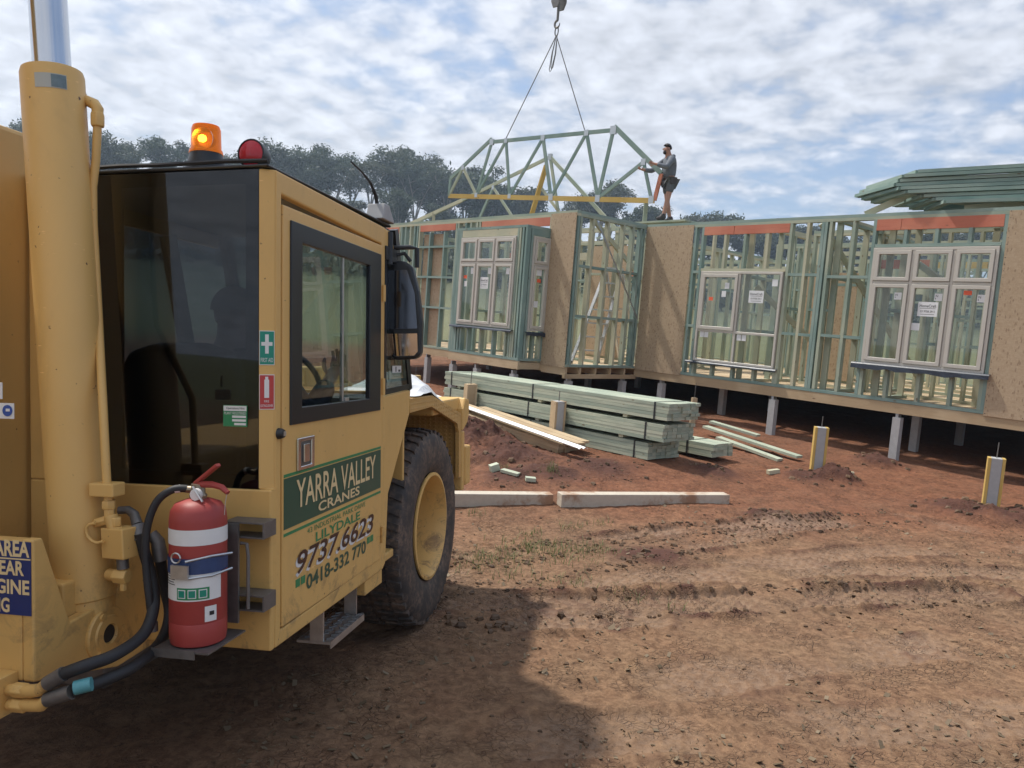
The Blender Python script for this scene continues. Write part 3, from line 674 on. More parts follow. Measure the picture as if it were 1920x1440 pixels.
def window(name, o, ex, ez, w, h, mulls, transom, sashes, papers=(), depth=0.07, label=None):
    """o: lower left corner of the outer face (house local), ex along, ez up; mulls: fractions; transom: height fraction or None"""
    o, ex, ez = V3(o), V3(ex).normalized(), V3(ez).normalized(); ey = ez.cross(ex)     # inwards
    root = bpy.data.objects.new(name, None); COL.objects.link(root); root.parent = house; root.empty_display_size = 0.1
    if label: root['label'] = label
    mt = Matrix.Identity(4)
    for i in range(3): mt[i][0], mt[i][1], mt[i][2], mt[i][3] = ex[i], ey[i], ez[i], o[i]
    root.matrix_local = mt
    f = 0.04
    xs = [0.0] + [m*w for m in mulls] + [w]; zs = [0.0, h] if transom is None else [0.0, transom*h, h]
    mb = MB(); X, Y, Z = (1,0,0), (0,1,0), (0,0,1)
    mb.ring([(0,0),(w,0),(w,h),(0,h)], [(f,f),(w-f,f),(w-f,h-f),(f,h-f)], (0,0,0), X, Z, Y, 0.0, depth)
    for x in xs[1:-1]: mb.box((x-0.02, 0.004, f), (x+0.02, depth-0.004, h-f))
    for k, z in enumerate(zs[1:-1]): 
        for i in range(len(xs)-1): mb.box((xs[i]+(f if i == 0 else 0.02), 0.006, z-0.02), (xs[i+1]-(f if i == len(xs)-2 else 0.02), depth-0.006, z+0.02))
    mb.build('window_frame', MAT['frame'], root, bevel=0.004, segs=1)
    for j in range(len(zs)-1):
        for i in range(len(xs)-1):
            x0 = xs[i]+(f if i == 0 else 0.02); x1 = xs[i+1]-(f if i == len(xs)-2 else 0.02)
            z0 = zs[j]+(f if j == 0 else 0.02); z1 = zs[j+1]-(f if j == len(zs)-2 else 0.02)
            if (i, j) in sashes:
                s_ = sashes[(i, j)]; g = 0.004
                MB().ring([(x0+g,z0+g),(x1-g,z0+g),(x1-g,z1-g),(x0+g,z1-g)], [(x0+s_,z0+s_),(x1-s_,z0+s_),(x1-s_,z1-s_),(x0+s_,z1-s_)], (0,0,0), X, Z, Y, -0.012, 0.045).build('sash', MAT['frame'], root, bevel=0.004, segs=1)
                x0 += s_-0.004; x1 -= s_-0.004; z0 += s_-0.004; z1 -= s_-0.004
            MB().box((x0, 0.022, z0), (x1, 0.026, z1)).build('pane', MAT['glass'], root)
    for x, z, pw, ph, mat, kind in papers:
        pp = MB().box((x, 0.0195, z), (x+pw, 0.0212, z+ph)).build('paper_label' if mat != 'orange' else 'orange_label', MAT[mat], root)
        if kind == 'sign':
            text_mesh('lettering', pp, 'HomeCraft', (x+pw*0.08, 0.0193, z+ph*0.63), (1,0,0), (0,0,1), pw*0.84, ph*0.20, MAT['ink'], lift=0.0006, bold=0.01)
            text_mesh('lettering', pp, '03 9758 2911', (x+pw*0.14, 0.0193, z+ph*0.27), (1,0,0), (0,0,1), pw*0.72, ph*0.15, MAT['ink'], lift=0.0006, bold=0.01)
            MB().box((x+pw*0.1, 0.0188, z+ph*0.54), (x+pw*0.9, 0.0194, z+ph*0.565)).build('print_line', MAT['ink'], pp)
            MB().box((x+pw*0.15, 0.0188, z+ph*0.13), (x+pw*0.85, 0.0194, z+ph*0.16)).build('print_line', MAT['ink'], pp)
        elif kind == 'N':
            text_mesh('lettering', pp, 'N', (x+pw*0.15, 0.0193, z+ph*0.5), (1,0,0), (0,0,1), pw*0.3, ph*0.32, MAT['ink'], lift=0.0006)
            MB().box((x+pw*0.12, 0.0188, z+ph*0.2), (x+pw*0.2, 0.0194, z+ph*0.4)).build('print_line', MAT['ink'], pp)
    return root
def membrane(u0, u1, v, z, drop, out=0.07, name='sill_membrane'):
    """draped damp-proof strip over a sill"""
    n = 14; vs = []; 
    for i in range(n+1):
        u = u0+(u1-u0)*i/n; w1 = drop*(0.7+0.5*rng.random()); 
        for (dv, dz) in ((-0.06, 0.012), (out*0.8, 0.006), (out, -0.012), (out*0.96+0.01*rng.random(), -w1)): vs.append(P(u, v+dv, z+dz))
    fs = [(i*4+k, (i+1)*4+k, (i+1)*4+k+1, i*4+k+1) for i in range(n) for k in range(3)]
    o = MB().add(vs, fs).build(name, MAT['flash'], house)
    s = o.modifiers.new('thick', 'SOLIDIFY'); s.thickness = 0.004; return o

# ---- right-hand front wall (A)
rail(UC+0.0, -0.4, VA, ZT-ST, mat=GB); rail(UC, -0.4, VA, ZT-2*ST-0.001, mat=G); rail(UC, -0.4, VA, ZB, mat=GB)
z0, z1 = ZB+ST, ZT-2*ST-0.001
sheet('osb_panel', UC+0.012, -8.32, VA, ZB-0.02, 1.83, MAT['osb'])
sheet('osb_panel', -3.43, -2.235, VA, ZB-0.02, 1.83, MAT['osb']); sheet('osb_panel', -2.23, -1.03, VA, ZB-0.02, 1.83, MAT['osb'])
for u in (-9.34, -8.9, -8.45, -8.275, -8.12): stud(u, VA, z0, z1, GB if u > -8.4 else None)
for u, m in ((-6.46, G), (-6.175, GP), (-5.935, MAT['pine_blue']), (-5.885, GB), (-5.81, G), (-5.45, G), (-5.14, GB), (-3.455, GB), (-3.0, G), (-2.6, G), (-2.2, GB), (-1.7, G), (-1.2, G), (-0.8, GP), (-0.42, G)): stud(u, VA, z0, z1, m)
for (a, b, zb_, zt_) in ((-8.095, -6.485, 1.645, 1.786), (-5.115, -3.48, 1.63, 1.786)):
    mid = a + (b-a)*0.37 if a < -7 else a+(b-a)*0.21
    for s0, s1 in ((a, mid-0.004), (mid+0.004, b)):
        timber('lintel', house, P(s0, VA-0.02, (zb_+zt_)/2), P(s1, VA-0.02, (zb_+zt_)/2), 0.045, zt_-zb_, MAT['lvl_red'])
rail(-8.095, -6.485, VA, 1.025, mat=GP, name='window_head'); rail(-5.115, -3.48, VA, 1.385, mat=GB, name='window_head')
for u in (-7.66, -7.28, -6.86): stud(u, VA, 1.07, 1.645, name='jack_stud')
for u in (-4.7, -4.285, -3.865): stud(u, VA, 1.43, 1.63, GB, name='jack_stud')
rail(-8.095, -6.485, VA, -0.60, mat=GB, name='sill_trimmer'); rail(-5.115, -3.48, VA, -0.36, mat=GB, name='sill_trimmer')
for u in (-8.07, -7.69, -7.284, -6.876, -6.50): stud(u, VA, z0, -0.60, G, name='cripple_stud')
for u in (-5.09, -4.735, -4.294, -3.876, -3.50): stud(u, VA, z0, -0.36, G, name='cripple_stud')
for a, b, z in ((-8.25,-8.145,0.985),(-8.25,-8.145,0.04),(-6.437,-6.198,0.955),(-6.152,-5.96,0.955),(-5.787,-5.473,0.93),(-5.427,-5.163,0.93),(-6.437,-6.198,0.02),(-6.152,-5.96,0.02),(-5.787,-5.473,0.035),(-5.427,-5.163,0.035)):
    rail(a, b, VA, z, mat=GB, name='nogging')
X, Z = (1,0,0), (0,0,1)
w1 = window('window', P(-8.07, VA+0.025, -0.543), X, Z, 1.56, 1.56, (0.5,), 0.345, {(0, 1): 0.06},
    [(0.50,1.27,0.085,0.10,'paper',''),(0.45,1.13,0.085,0.10,'paper',''),(0.20,1.06,0.085,0.06,'orange',''),(0.98,1.05,0.27,0.20,'paper','sign'),(1.38,1.33,0.10,0.11,'paper',''),
     (0.09,0.42,0.08,0.10,'paper',''),(0.18,0.42,0.08,0.10,'paper',''),(0.83,0.41,0.08,0.10,'paper',''),(0.925,0.41,0.08,0.10,'paper','')], label='four-pane window with opening sash above low fixed lights')
w2 = window('window', P(-5.11, VA+0.025, -0.30), X, Z, 1.625, 1.675, (0.347, 0.674), 0.705, {(i, j): 0.055 for i in range(3) for j in range(2)},
    [(0.36,0.94,0.10,0.10,'paper','N'),(0.90,0.94,0.10,0.10,'paper','N'),(1.43,0.94,0.10,0.10,'paper','N'),(1.26,1.03,0.10,0.06,'orange',''),(0.70,0.72,0.26,0.20,'paper','sign'),(0.64,0.52,0.11,0.1,'paper','')], label='six-pane window with three tall casements, beside the right-hand board panel')
membrane(-8.2, -6.44, VA, -0.555, 0.03); membrane(-5.23, -3.4, VA, -0.305, 0.08, 0.08)
timber('edge_joist', house, P(UC, VA-0.03, (ZB-0.155+ZB)/2-0.002), P(-0.4, VA-0.03, (ZB-0.155+ZB)/2-0.002), 0.05, 0.15, PN)

# ---- left-hand front wall (B) with the box bay
UB0 = -16.3
rail(UB0, UC, VB, ZT-ST, mat=G); rail(UB0, UC, VB, ZT-2*ST-0.001, mat=GP); rail(UB0, UC, VB, ZB, mat=G)
for a, b, zb_ in ((-15.57,-14.99,1.63),(-14.13,-12.86,1.655),(-12.0,-10.06,1.635)):
    timber('lintel', house, P(a, VB-0.02, (zb_+1.786)/2), P(b, VB-0.02, (zb_+1.786)/2), 0.045, 1.786-zb_, MAT['lvl_red'])
for u in (-16.2,-15.62,-14.95,-14.88,-14.72,-14.52,-14.36,-14.24,-14.165,-12.83,-12.76,-12.52,-12.35,-12.15,-12.06,-10.035,-9.8,-9.45): stud(u, VB, z0, z1)
for u in (-15.35, -15.0, -13.76, -13.24): stud(u, VB, z0, 1.63, GB)
for z in (1.3, 0.66, 0.02): 
    for a, b in ((-14.14,-13.785),(-13.735,-13.265),(-13.215,-12.855)): rail(a, b, VB, z, mat=GB, name='nogging')
for a, b in ((-15.6,-15.37),(-14.7,-14.54),(-12.74,-12.54)):
    for z in (0.95, 0.05): rail(a, b, VB, z, name='nogging')
o = sheet('osb_panel', -14.1, -13.77, VB-0.105, ZB, 1.6, MAT['osb']); o = sheet('osb_panel', -13.765, -13.3, VB-0.105, ZB, 1.6, MAT['osb'])
sheet('osb_panel', -15.6, -14.95, VB-0.6, ZB, 1.4, MAT['osb'])
sheet('osb_panel', -10.03, UC-0.012, VB, ZB-0.02, 1.84, MAT['osb'])
timber('edge_joist', house, P(UB0, VB-0.03, ZB-0.075), P(-12.06, VB-0.03, ZB-0.075), 0.05, 0.14, PN); timber('edge_joist', house, P(-10.0, VB-0.03, ZB-0.075), P(UC, VB-0.03, ZB-0.075), 0.05, 0.14, PN)
VF = -8.93; US = -10.01; UL = -12.06; BT = 1.58
rail(UL, US, VF, BT-ST, mat=GB); rail(UL, US, VF, ZB+0.04, mat=GB); rail_v(US, VF-DP, VB+0.002, BT-ST, mat=GB); rail_v(US, VF-DP, VB+0.002, ZB+0.04, mat=GB)
rail_v(UL+DP, VF-DP, VB+0.002, BT-ST, mat=GB); rail_v(UL+DP, VF-DP, VB+0.002, ZB+0.04, mat=GB)
bz0, bz1 = ZB+0.04+ST, BT-ST
for u in (-12.036,-11.985,-11.935,-11.885,-10.245,-10.19,-10.115,-10.033): stud(u, VF, bz0, bz1, rng.choice((GB, GB, G)))
for v in (-9.06, -9.465): stud(US, v, bz0, bz1, GB, along='v'); stud(UL+DP, v, bz0, bz1, GB, along='v')
timber('head_board', house, P(-11.86, VF-0.025, (1.40+bz1)/2), P(-10.27, VF-0.025, (1.40+bz1)/2), 0.045, bz1-1.405, GP)
timber('head_board', house, P(US-0.025, -9.085, (1.42+bz1)/2), P(US-0.025, -9.44, (1.42+bz1)/2), 0.045, bz1-1.42, GB)
rail(-11.86, -10.27, VF, -0.29, mat=GB, name='sill_trimmer'); rail_v(US, -9.085, -9.44, -0.31, mat=GB, name='sill_trimmer')
for u in (-11.8,-11.72,-11.5,-11.12,-10.75,-10.4,-10.3): stud(u, VF, bz0, -0.29, rng.choice((G, GB)), name='cripple_stud')
for v in (-9.12,-9.27,-9.42): stud(US, v, bz0, -0.31, G, along='v', name='cripple_stud')
w3 = window('window', P(-11.855, VF+0.025, -0.24), X, Z, 1.58, 1.63, (0.33, 0.655), 0.715, {(i, j): 0.05 for i in range(3) for j in range(2)},
    [(0.34,0.96,0.09,0.11,'paper',''),(0.85,0.96,0.09,0.11,'paper',''),(1.36,0.96,0.09,0.11,'paper',''),(0.13,0.87,0.10,0.06,'orange',''),(0.16,0.72,0.08,0.1,'paper',''),(0.645,0.69,0.23,0.21,'paper','sign')], label='six-pane window on the front of the box bay')
w4 = window('window', P(US+0.025, VF-0.155, -0.25), (0,1,0), Z, 0.40, 1.65, (), 0.705, {(0, 0): 0.05, (0, 1): 0.05}, [(0.13,0.98,0.12,0.12,'paper',''),(0.15,0.86,0.09,0.06,'orange',''),(0.11,0.42,0.10,0.11,'paper','')], label='narrow two-pane window on the side of the box bay')
membrane(-12.0, -10.19, VF, -0.265, 0.035)
def membrane_side():
    n = 6; vs = []
    for i in range(n+1):
        v = -9.03-0.5*i/n
        for du, dz in ((-0.05, 0.01), (0.06, 0.004), (0.07, -0.012), (0.068, -0.05-0.02*rng.random())): vs.append(P(US+du, v, -0.275+dz))
    fs = [(i*4+k, (i+1)*4+k, (i+1)*4+k+1, i*4+k+1) for i in range(n) for k in range(3)]
    o = MB().add(vs, fs).build('sill_membrane', MAT['flash'], house); s = o.modifiers.new('thick', 'SOLIDIFY'); s.thickness = 0.004
membrane_side()
timber('edge_joist', house, P(UL, VF-0.03, ZB-0.04), P(US, VF-0.03, ZB-0.04), 0.05, 0.15, PN)
timber('bearer', house, P(US-0.05, VF-0.06, ZB-0.05), P(US-0.05, VB-0.3, ZB-0.05), 0.045, 0.12, PN)
sheet_f = MB().box((UL-HU0+0.1, -(VF-HV0)+0.1, ZB-HZ0+0.005), (US-HU0-0.1, -(VB-HV0)-0.005, ZB-HZ0+0.03)).build('floor_sheet', MAT['pine'], house)

# ---- return wall between them
for k, z in ((0, ZT-ST), (1, ZT-2*ST-0.001)): rail_v(UC, VB-DP-0.002, VA+0.002, z, mat=(GB, G)[k])
rail_v(UC, VB-DP-0.002, VA+0.002, ZB, mat=GB)
for v, m in ((-9.545, GB), (-9.605, G), (-9.92, GP), (-10.31, GP), (-10.73, GP), (-10.99, G), (-11.21, GB), (-11.30, GB)): stud(UC, v, z0, z1, m, along='v')
vv = (-9.605, -9.92, -10.31, -10.73, -10.99, -11.21)
for a, b in zip(vv[:-1], vv[1:]):
    for z in (0.92, 0.05): rail_v(UC, a-0.024, b+0.024, z, mat=GB, name='nogging')
timber('brace_strap', house, P(UC+0.003, -9.98, 1.77), P(UC+0.003, -11.32, 0.10), 0.003, 0.03, MAT['steel'])
for v in (-9.52, -9.9, -10.3, -10.7, -11.1): timber('joist', house, P(UC-0.02, v, ZB-0.065), P(UC-1.2, v, ZB-0.065), 0.045, 0.12, PN)
timber('bearer', house, P(UC-0.03, VB-0.0, ZB-0.165), P(UC-0.03, VA-0.06, ZB-0.165), 0.06, 0.075, PN)

# ---- floor, bearers, stumps
FB = -19.6
def floor_sheets():
    m = MAT['pine']; 
    for i, (u0, u1, v0, v1) in enumerate([(-16.2+1.8*k, -16.2+1.8*(k+1)-0.004, VB-0.08-0.9*j, VB-0.08-0.9*(j+1)+0.004) for k in range(9) for j in range(12)]):
        if u0 > UC-0.6 and v0 > VA-0.3: continue
        if u1 > UC-0.1 and v0 > VA-0.05: u1 = UC-0.1
        o = MB().box((-(u1-u0)/2, -(v0-v1)/2, -0.011), ((u1-u0)/2, (v0-v1)/2, 0.011)).build('floor_sheet', m, house, fix=False)
        o.location = P((u0+u1)/2, (v0+v1)/2, ZB-0.013)
floor_sheets()
for k, v in enumerate((-12.6,-14.2,-15.8,-17.4,-19.0)): timber('bearer', house, P(-16.2, v, ZB-0.14), P(-0.4, v, ZB-0.14), 0.075, 0.14, PN)
def stump(u, v, mat, w=0.11, top=ZB-0.16):
    x, y = (HU*u+HV*v)[:2]; zg = gz(x, y)-EYE-0.1
    if top-zg < 0.12: return
    s = timber('stump', house, P(u, v, zg), P(u, v, top-0.05), w, w, mat, up=(1, 0, 0))
    MB().box((-0.02, -0.05, -0.05), (0.02, 0.05, 0.07)).build('stump_bracket', MAT['steel'], s).matrix_local = Matrix.Translation(((top-0.05-zg)/2, 0, 0)) @ Matrix.Rotation(R(90), 4, 'Y')
for u in (-8.75, -6.48, -4.52, -2.6, -0.7): stump(u, VA-0.06, MAT['concrete'])
for u in (-15.2, -13.6): stump(u, VB-0.05, MAT['concrete'])
for u in (-11.95, -11.2, -10.15): stump(u, VF-0.06, MAT['concrete'])
for v in (-9.65, -11.1): stump(UC-0.05, v, MAT['concrete'], top=ZB-0.2)
for v in (-12.6,-14.2):
    for u in np.arange(-15.2, -0.5, 3.5): stump(u+0.1*math.sin(v*3), v, MAT['concrete'])

# ---- inner walls, seen through the studs
def inner_wall(a, b, openings=(), skip=False, zt=ZT, mats=(G, GP, GP), lintel=None):
    """studded wall along u or v from a=(u,v) to b=(u,v)"""
    along_u = abs(a[0]-b[0]) > abs(a[1]-b[1]); L_ = abs(a[0]-b[0]) if along_u else abs(a[1]-b[1])
    sg = 1 if ((b[0]-a[0]) if along_u else (b[1]-a[1])) > 0 else -1
    def pt(t, z): return P(a[0]+sg*t, a[1]-DP/2, z) if along_u else P(a[0]-DP/2, a[1]+sg*t, z)
    for z in (ZB+ST/2, zt-ST/2, zt-ST*1.5-0.001):
        timber('plate', house, pt(0, z), pt(L_, z), DP, ST, rng.choice((G, GP)))
    t = 0.03; us = []
    while t < L_:
        if not any(o0 < t < o1 for o0, o1 in openings): us.append(t)
        t += 0.45 + rng.uniform(-0.03, 0.03)
    for o0, o1 in openings: us += [o0-0.05, o0-0.002, o1+0.002, o1+0.05]
    us = sorted(u for u in us if 0 <= u <= L_)
    up = (1, 0, 0) if along_u else (0, 1, 0)
    for u in us: timber('stud', house, pt(u, ZB+ST), pt(u, zt-2*ST), DP, ST, rng.choice(mats), up=up)
    for u0, u1 in zip(us[:-1], us[1:]):
        if 0.12 < u1-u0 < 0.6:
            for z in (0.05, 0.95) if rng.random() < 0.8 else (0.5,): timber('nogging', house, pt(u0+0.024, z), pt(u1-0.024, z), DP, ST, rng.choice((G, GB)))
    for o0, o1 in openings: timber('door_head', house, pt(o0, 1.3), pt(o1, 1.3), 0.045, 0.14, rng.choice((GP, MAT['lvl_red'])))
inner_wall((-16.2, -13.3), (-10.2, -13.3), [(1.6, 2.5)]); inner_wall((-8.6, -14.6), (-0.5, -14.6), [(2.1, 3.0), (5.4, 6.3)])
inner_wall((-16.2, -17.6), (-0.5, -17.6), [(3, 4.8), (7.2, 8.1), (11, 12.8)], mats=(G, GB, GP)); inner_wall((-16.2, FB+0.3), (-0.5, FB+0.3), [(2.0, 4.2), (6.6, 8.8), (11.5, 13.8)], mats=(G, GP))
inner_wall((-10.3, -11.6), (-10.3, -17.4), [(2.6, 3.5)]); inner_wall((-7.2, -11.5), (-7.2, -14.5), [(1.9, 2.7)]); inner_wall((-5.7, -11.5), (-5.7, -14.5), []); inner_wall((-3.9, -12.6), (-3.9, -17.4), [(2.6, 3.4)])
inner_wall((-13.0, -9.7), (-13.0, -13.2), [(1.4, 2.3)]); inner_wall((-1.8, -11.5), (-1.8, -17.4), [(2, 2.9)]); inner_wall((-16.3, -9.6), (-16.3, FB+0.4), [(3, 5)])
inner_wall((-8.3, -14.7), (-8.3, -17.5), []); inner_wall((-6.9, -12.9), (-3.0, -12.9), [(1.2, 2.0)]); inner_wall((-8.2, -16.0), (-0.6, -16.0), [(1.2, 2.1), (5.0, 6.2)], mats=(GP, GP, G)); inner_wall((-3.0, -11.5), (-3.0, -14.5), [(1.5, 2.3)]); inner_wall((-12.2, -11.4), (-10.4, -11.4), [(0.5, 1.3)]); inner_wall((-15.8, -15.5), (-10.4, -15.5), [(2.5, 3.4)]); inner_wall((-4.9, -11.5), (-4.9, -12.6), [])
inner_wall((-13.6, -13.70), (-9.2, -13.70), [(1.5, 2.4)], zt=2.255)
for z, u0, u1, v in ((0.62, -7.0, -0.6, -16.3),): 
    for k in range(7): timber('yellow_beam', house, P(u0+0.92*k, v, z+1.0), P(u0+0.92*k+0.9, v, z+1.0), 0.045, 0.12, MAT['pine_yellow'])
sheet('osb_panel', -12.6, -11.4, -13.27, ZB+0.05, 1.75, MAT['osb']); sheet('osb_panel', -7.9, -6.8, -14.57, ZB+0.05, 1.3, MAT['osb'])
timber('red_post', house, P(-7.35, -13.0, ZB+0.02), P(-7.35, -13.0, 0.75), 0.12, 0.045, MAT['lvl_red'], up=(1, 0, 0))
for a, b in ((( -9.55, -10.0, 1.83), (-10.2, -12.4, 0.9)), ((-6.1, -11.6, 1.8), (-5.0, -13.4, -0.6)), ((-4.2, -11.7, 0.9), (-5.9, -13.2, 1.8)), ((-7.2, -11.7, 0.8), (-6.5, -12.6, -0.1)), ((-2.9, -12.0, 1.8), (-4.4, -14.0, 0.2))):
    timber('brace', house, P(*a), P(*b), 0.035, 0.09, GP)
# standing roof pieces already up behind the bay
def strut(a, b, m=GP, h=0.09): return timber('roof_strut', house, P(*a), P(*b), 0.04, h, m)
# ------------------------------------------------------------------ roof trusses
c6 = lambda X_, Y_: (800+X_/3.84, 220+Y_/3.84)
def on_v(px, py, v):
    p = on_plane(px, py, HV*v + CAM, HV); return p
def truss_from(name, label, pts, members, plates, n, thick=0.04, origin=None, group=None, plate_mat=None):
    """pts: named world points; members: (a, b, depth, material, name)"""
    o0 = origin if origin is not None else pts[members[0][0]]
    root = empty(name, o0, None, label, 'truss', group)
    for a, b, h, m, nm in members:
        A = V3(np.asarray(pts[a])-o0); B = V3(np.asarray(pts[b])-o0); d = (B-A).normalized()
        timber(nm, root, A, B, thick, h, m, up=V3(n).cross(d))
    for a, s in plates:
        c = V3(np.asarray(pts[a])-o0)
        for k in (-1, 1):
            q = timber('nail_plate', root, c - Vector((0, 0, s*0.6)) + V3(n)*k*(thick/2+0.002), c + Vector((0, 0, s*0.6)) + V3(n)*k*(thick/2+0.002), 0.003, s, MAT['plate'], up=V3(n).cross(Vector((0, 0, 1))))
    return root
TA = R(-50); tw = np.array([math.sin(TA), math.cos(TA), 0]); tn = np.array([tw[1], -tw[0], 0])
tref = at_depth(*c6(1635, 600), 17.0)
def TPx(X_, Y_): return on_plane(*c6(X_, Y_), tref, tn)
tp_ = {k: TPx(*q) for k, q in dict(BL=(160,566), BR=(1640,600), TL=(470,178), TR=(1345,92), HL=(172,440), HR=(1690,405), b1=(358,560), b2=(597,568), b3=(895,575), b4=(1232,585), b5=(1618,592), TLt=(470,155), t1=(572,168), t2=(838,148), t3=(1152,112), TRt=(1352,66), m1=(262,362), m2=(1562,322), BLe=(150,566), HRe=(1640,598)).items()}
TG, TGB, TY = MAT['pine_green'], MAT['pine_blue'], MAT['pine_yellow']
mem = [('BL','BR',0.115,TY,'bottom_chord'), ('TL','TR',0.09,GB,'top_chord'), ('HL','TLt',0.09,GB,'rafter'), ('TRt','HR',0.11,GB,'rafter'), ('BL','HL',0.07,GB,'heel_post'), ('BR','HR',0.09,MAT['lvl_red'],'heel_post'),
       ('b1','TL',0.07,GB,'web'), ('b1','t1',0.07,GB,'web'), ('b2','t1',0.07,GB,'web'), ('b2','t2',0.07,GB,'web'), ('b3','t2',0.08,GB,'web'), ('b3','t3',0.07,GB,'web'), ('b4','t3',0.08,GB,'web'), ('b4','TR',0.08,GB,'web'), ('b4','m2',0.08,GB,'web'), ('b5','m2',0.07,GB,'web'), ('BL','m1',0.07,G,'web'), ('b1','m1',0.07,GP,'web')]
hang = truss_from('roof_truss', 'hip roof truss with yellow bottom chord hanging from the crane slings', tp_, mem, [('b1',.1),('b2',.1),('b3',.13),('b4',.13),('b5',.13),('TL',.13),('TR',.16),('t1',.1),('t2',.12),('t3',.12),('m1',.1),('m2',.12)], tn)
# slings, hook and block
ts_l, ts_r = TPx(572, 150), TPx(1138, 92)
hook_p = on_plane(1046, 30, tref, tn)
blk = empty('hook_block', hook_p, None, 'steel hook block with wire sling legs above the hanging truss', 'crane hook')
def rel(p): return np.asarray(p)-hook_p
ring_p = rel(on_plane(1045, 45, tref, tn))
MB().lathe([(0.02,-0.08),(0.13,-0.07),(0.11,0),(0.13,0.07),(0.02,0.08)], (0, 0, 0.62), tn, 20).build('sheave', MAT['dsteel'], blk)
mb = MB()
for k in (-1, 1): mb.prism([(-0.07,0.16),(0.07,0.16),(0.14,0.32),(0.14,0.9),(-0.14,0.9),(-0.14,0.32)], V3(tn)*0.12*k, tw, (0,0,1), tn, -0.015, 0.015)
mb.build('cheek_plate', MAT['dsteel'], blk, bevel=0.01)
MB().tube([(0,0,0.3),(0,0,-0.1),*[tuple(V3(tw)*0.075*math.sin(a)+Vector((0,0,-0.19-0.0+0.085*math.cos(a)))) for a in np.linspace(0.0, 4.9, 14)]], [0.035,0.03]+[0.028]*10+[0.02,0.016,0.012,0.008], 8).build('hook', MAT['dsteel'], blk)
MB().tube([tuple(V3(ring_p)*0.0+V3(tw)*0.05*math.cos(a)+Vector((0,0,-0.36+0.11*math.sin(a)))) for a in np.linspace(0, 2*math.pi, 16)], 0.016, 6, caps=False).build('master_link', MAT['dsteel'], blk)
rb = np.array([0, 0, -0.46])
for e in (ts_l, ts_r): MB().tube([rb, rel(e)], 0.012, 6).build('sling_leg', MAT['dsteel'], blk)
for dx, px_, py_ in ((0, 1031, 135), (0.01, 1034, 130)):
    q = rel(on_plane(px_, py_, tref, tn)); 
    MB().tube([rb, rb*0.5+q*0.5+np.array([-0.03, 0, 0.0]), q+np.array([-0.02, 0, 0.05]), q, q+np.array([0.03, 0, 0.05]), rb*0.5+q*0.5+np.array([0.05, 0, 0]), rb+np.array([0.02, 0, 0])], 0.011, 6).build('spare_sling_leg', MAT['dsteel'], blk)
for k in (-1, 1): MB().tube([V3(tn)*0.1*k+Vector((0,0,0.5)), V3(tn)*0.1*k+Vector((0.0,0,24.0))], 0.011, 6).build('hoist_rope', MAT['dsteel'], blk)

# a truss already standing behind the bay, with its props
vs_ = -13.9
def on13(X_, Y_, z=None):
    p = on_v(*c6(X_, Y_), vs_)
    if z is not None: p = np.array([p[0], p[1], z])
    return p
def ext(a, b, z):      # run a-b on down to height z
    a, b = np.asarray(a), np.asarray(b); t = (z-a[2])/(b[2]-a[2]); return a+(b-a)*t
zt_ = ZT+EYE
pk, l1, r1 = on13(890, 285), on13(400, 525), on13(1140, 560)
sp = {'pk': pk, 'L': ext(pk, l1, zt_+0.04), 'Rr': ext(pk, r1, zt_+0.04), 'pd': ext(pk, on13(945, 668), zt_+0.04), 'd1': on13(830, 515), 'd2': ext(on13(830, 515), on13(945, 670), zt_+0.04), 'm': on13(480, 505), 'm1': ext(on13(480, 505), on13(390, 705), zt_+0.04), 'm2': ext(on13(480, 505), on13(600, 690), zt_+0.04)}
truss_from('roof_truss', 'pale triangular truss already standing on the walls behind the box bay', sp, [('L','pk',.09,G,'rafter'),('pk','Rr',.09,G,'rafter'),('pk','pd',.08,G,'king_post'),('d1','d2',.07,GP,'web'),('m','m1',.08,GB,'web'),('m','m2',.07,G,'web'),('L','Rr',.09,G,'bottom_chord')], [('pk',.13),('m',.1)], HV, origin=sp['pd'])
yp = empty('yellow_prop', ext(on13(860, 350), on13(760, 685), zt_), None, 'yellow timber prop leaning up to the standing truss', 'timber prop')
timber('prop_board', yp, (0,0,0), V3(on13(862, 345)-ext(on13(860, 350), on13(760, 685), zt_)), 0.045, 0.14, TY, up=HV)
ls = ext(on13(260, 595), on13(50, 690), zt_+0.35); lsp = empty('leaning_rafter', ls, None, 'pale rafter with short upright leaning over the far left wall', 'rafter')
timber('rafter_board', lsp, (0,0,0), V3(on13(260, 595)-ls), 0.045, 0.1, GP); timber('upright', lsp, V3(on13(52, 690)-ls)+Vector((0,0,0.02)), V3(np.array([*on13(52, 690)[:2], zt_])-ls), 0.045, 0.09, GP, up=(1,0,0))
pp_ = on13(1580, 622); pb = np.array([pp_[0], pp_[1], zt_+0.42]); tpst = empty('timber_post', pb, None, 'square green post standing under the right end of the hanging truss', 'post')
timber('post_board', tpst, (0,0,0), (0,0,pp_[2]-pb[2]+0.02), 0.09, 0.09, G, up=(1,0,0))

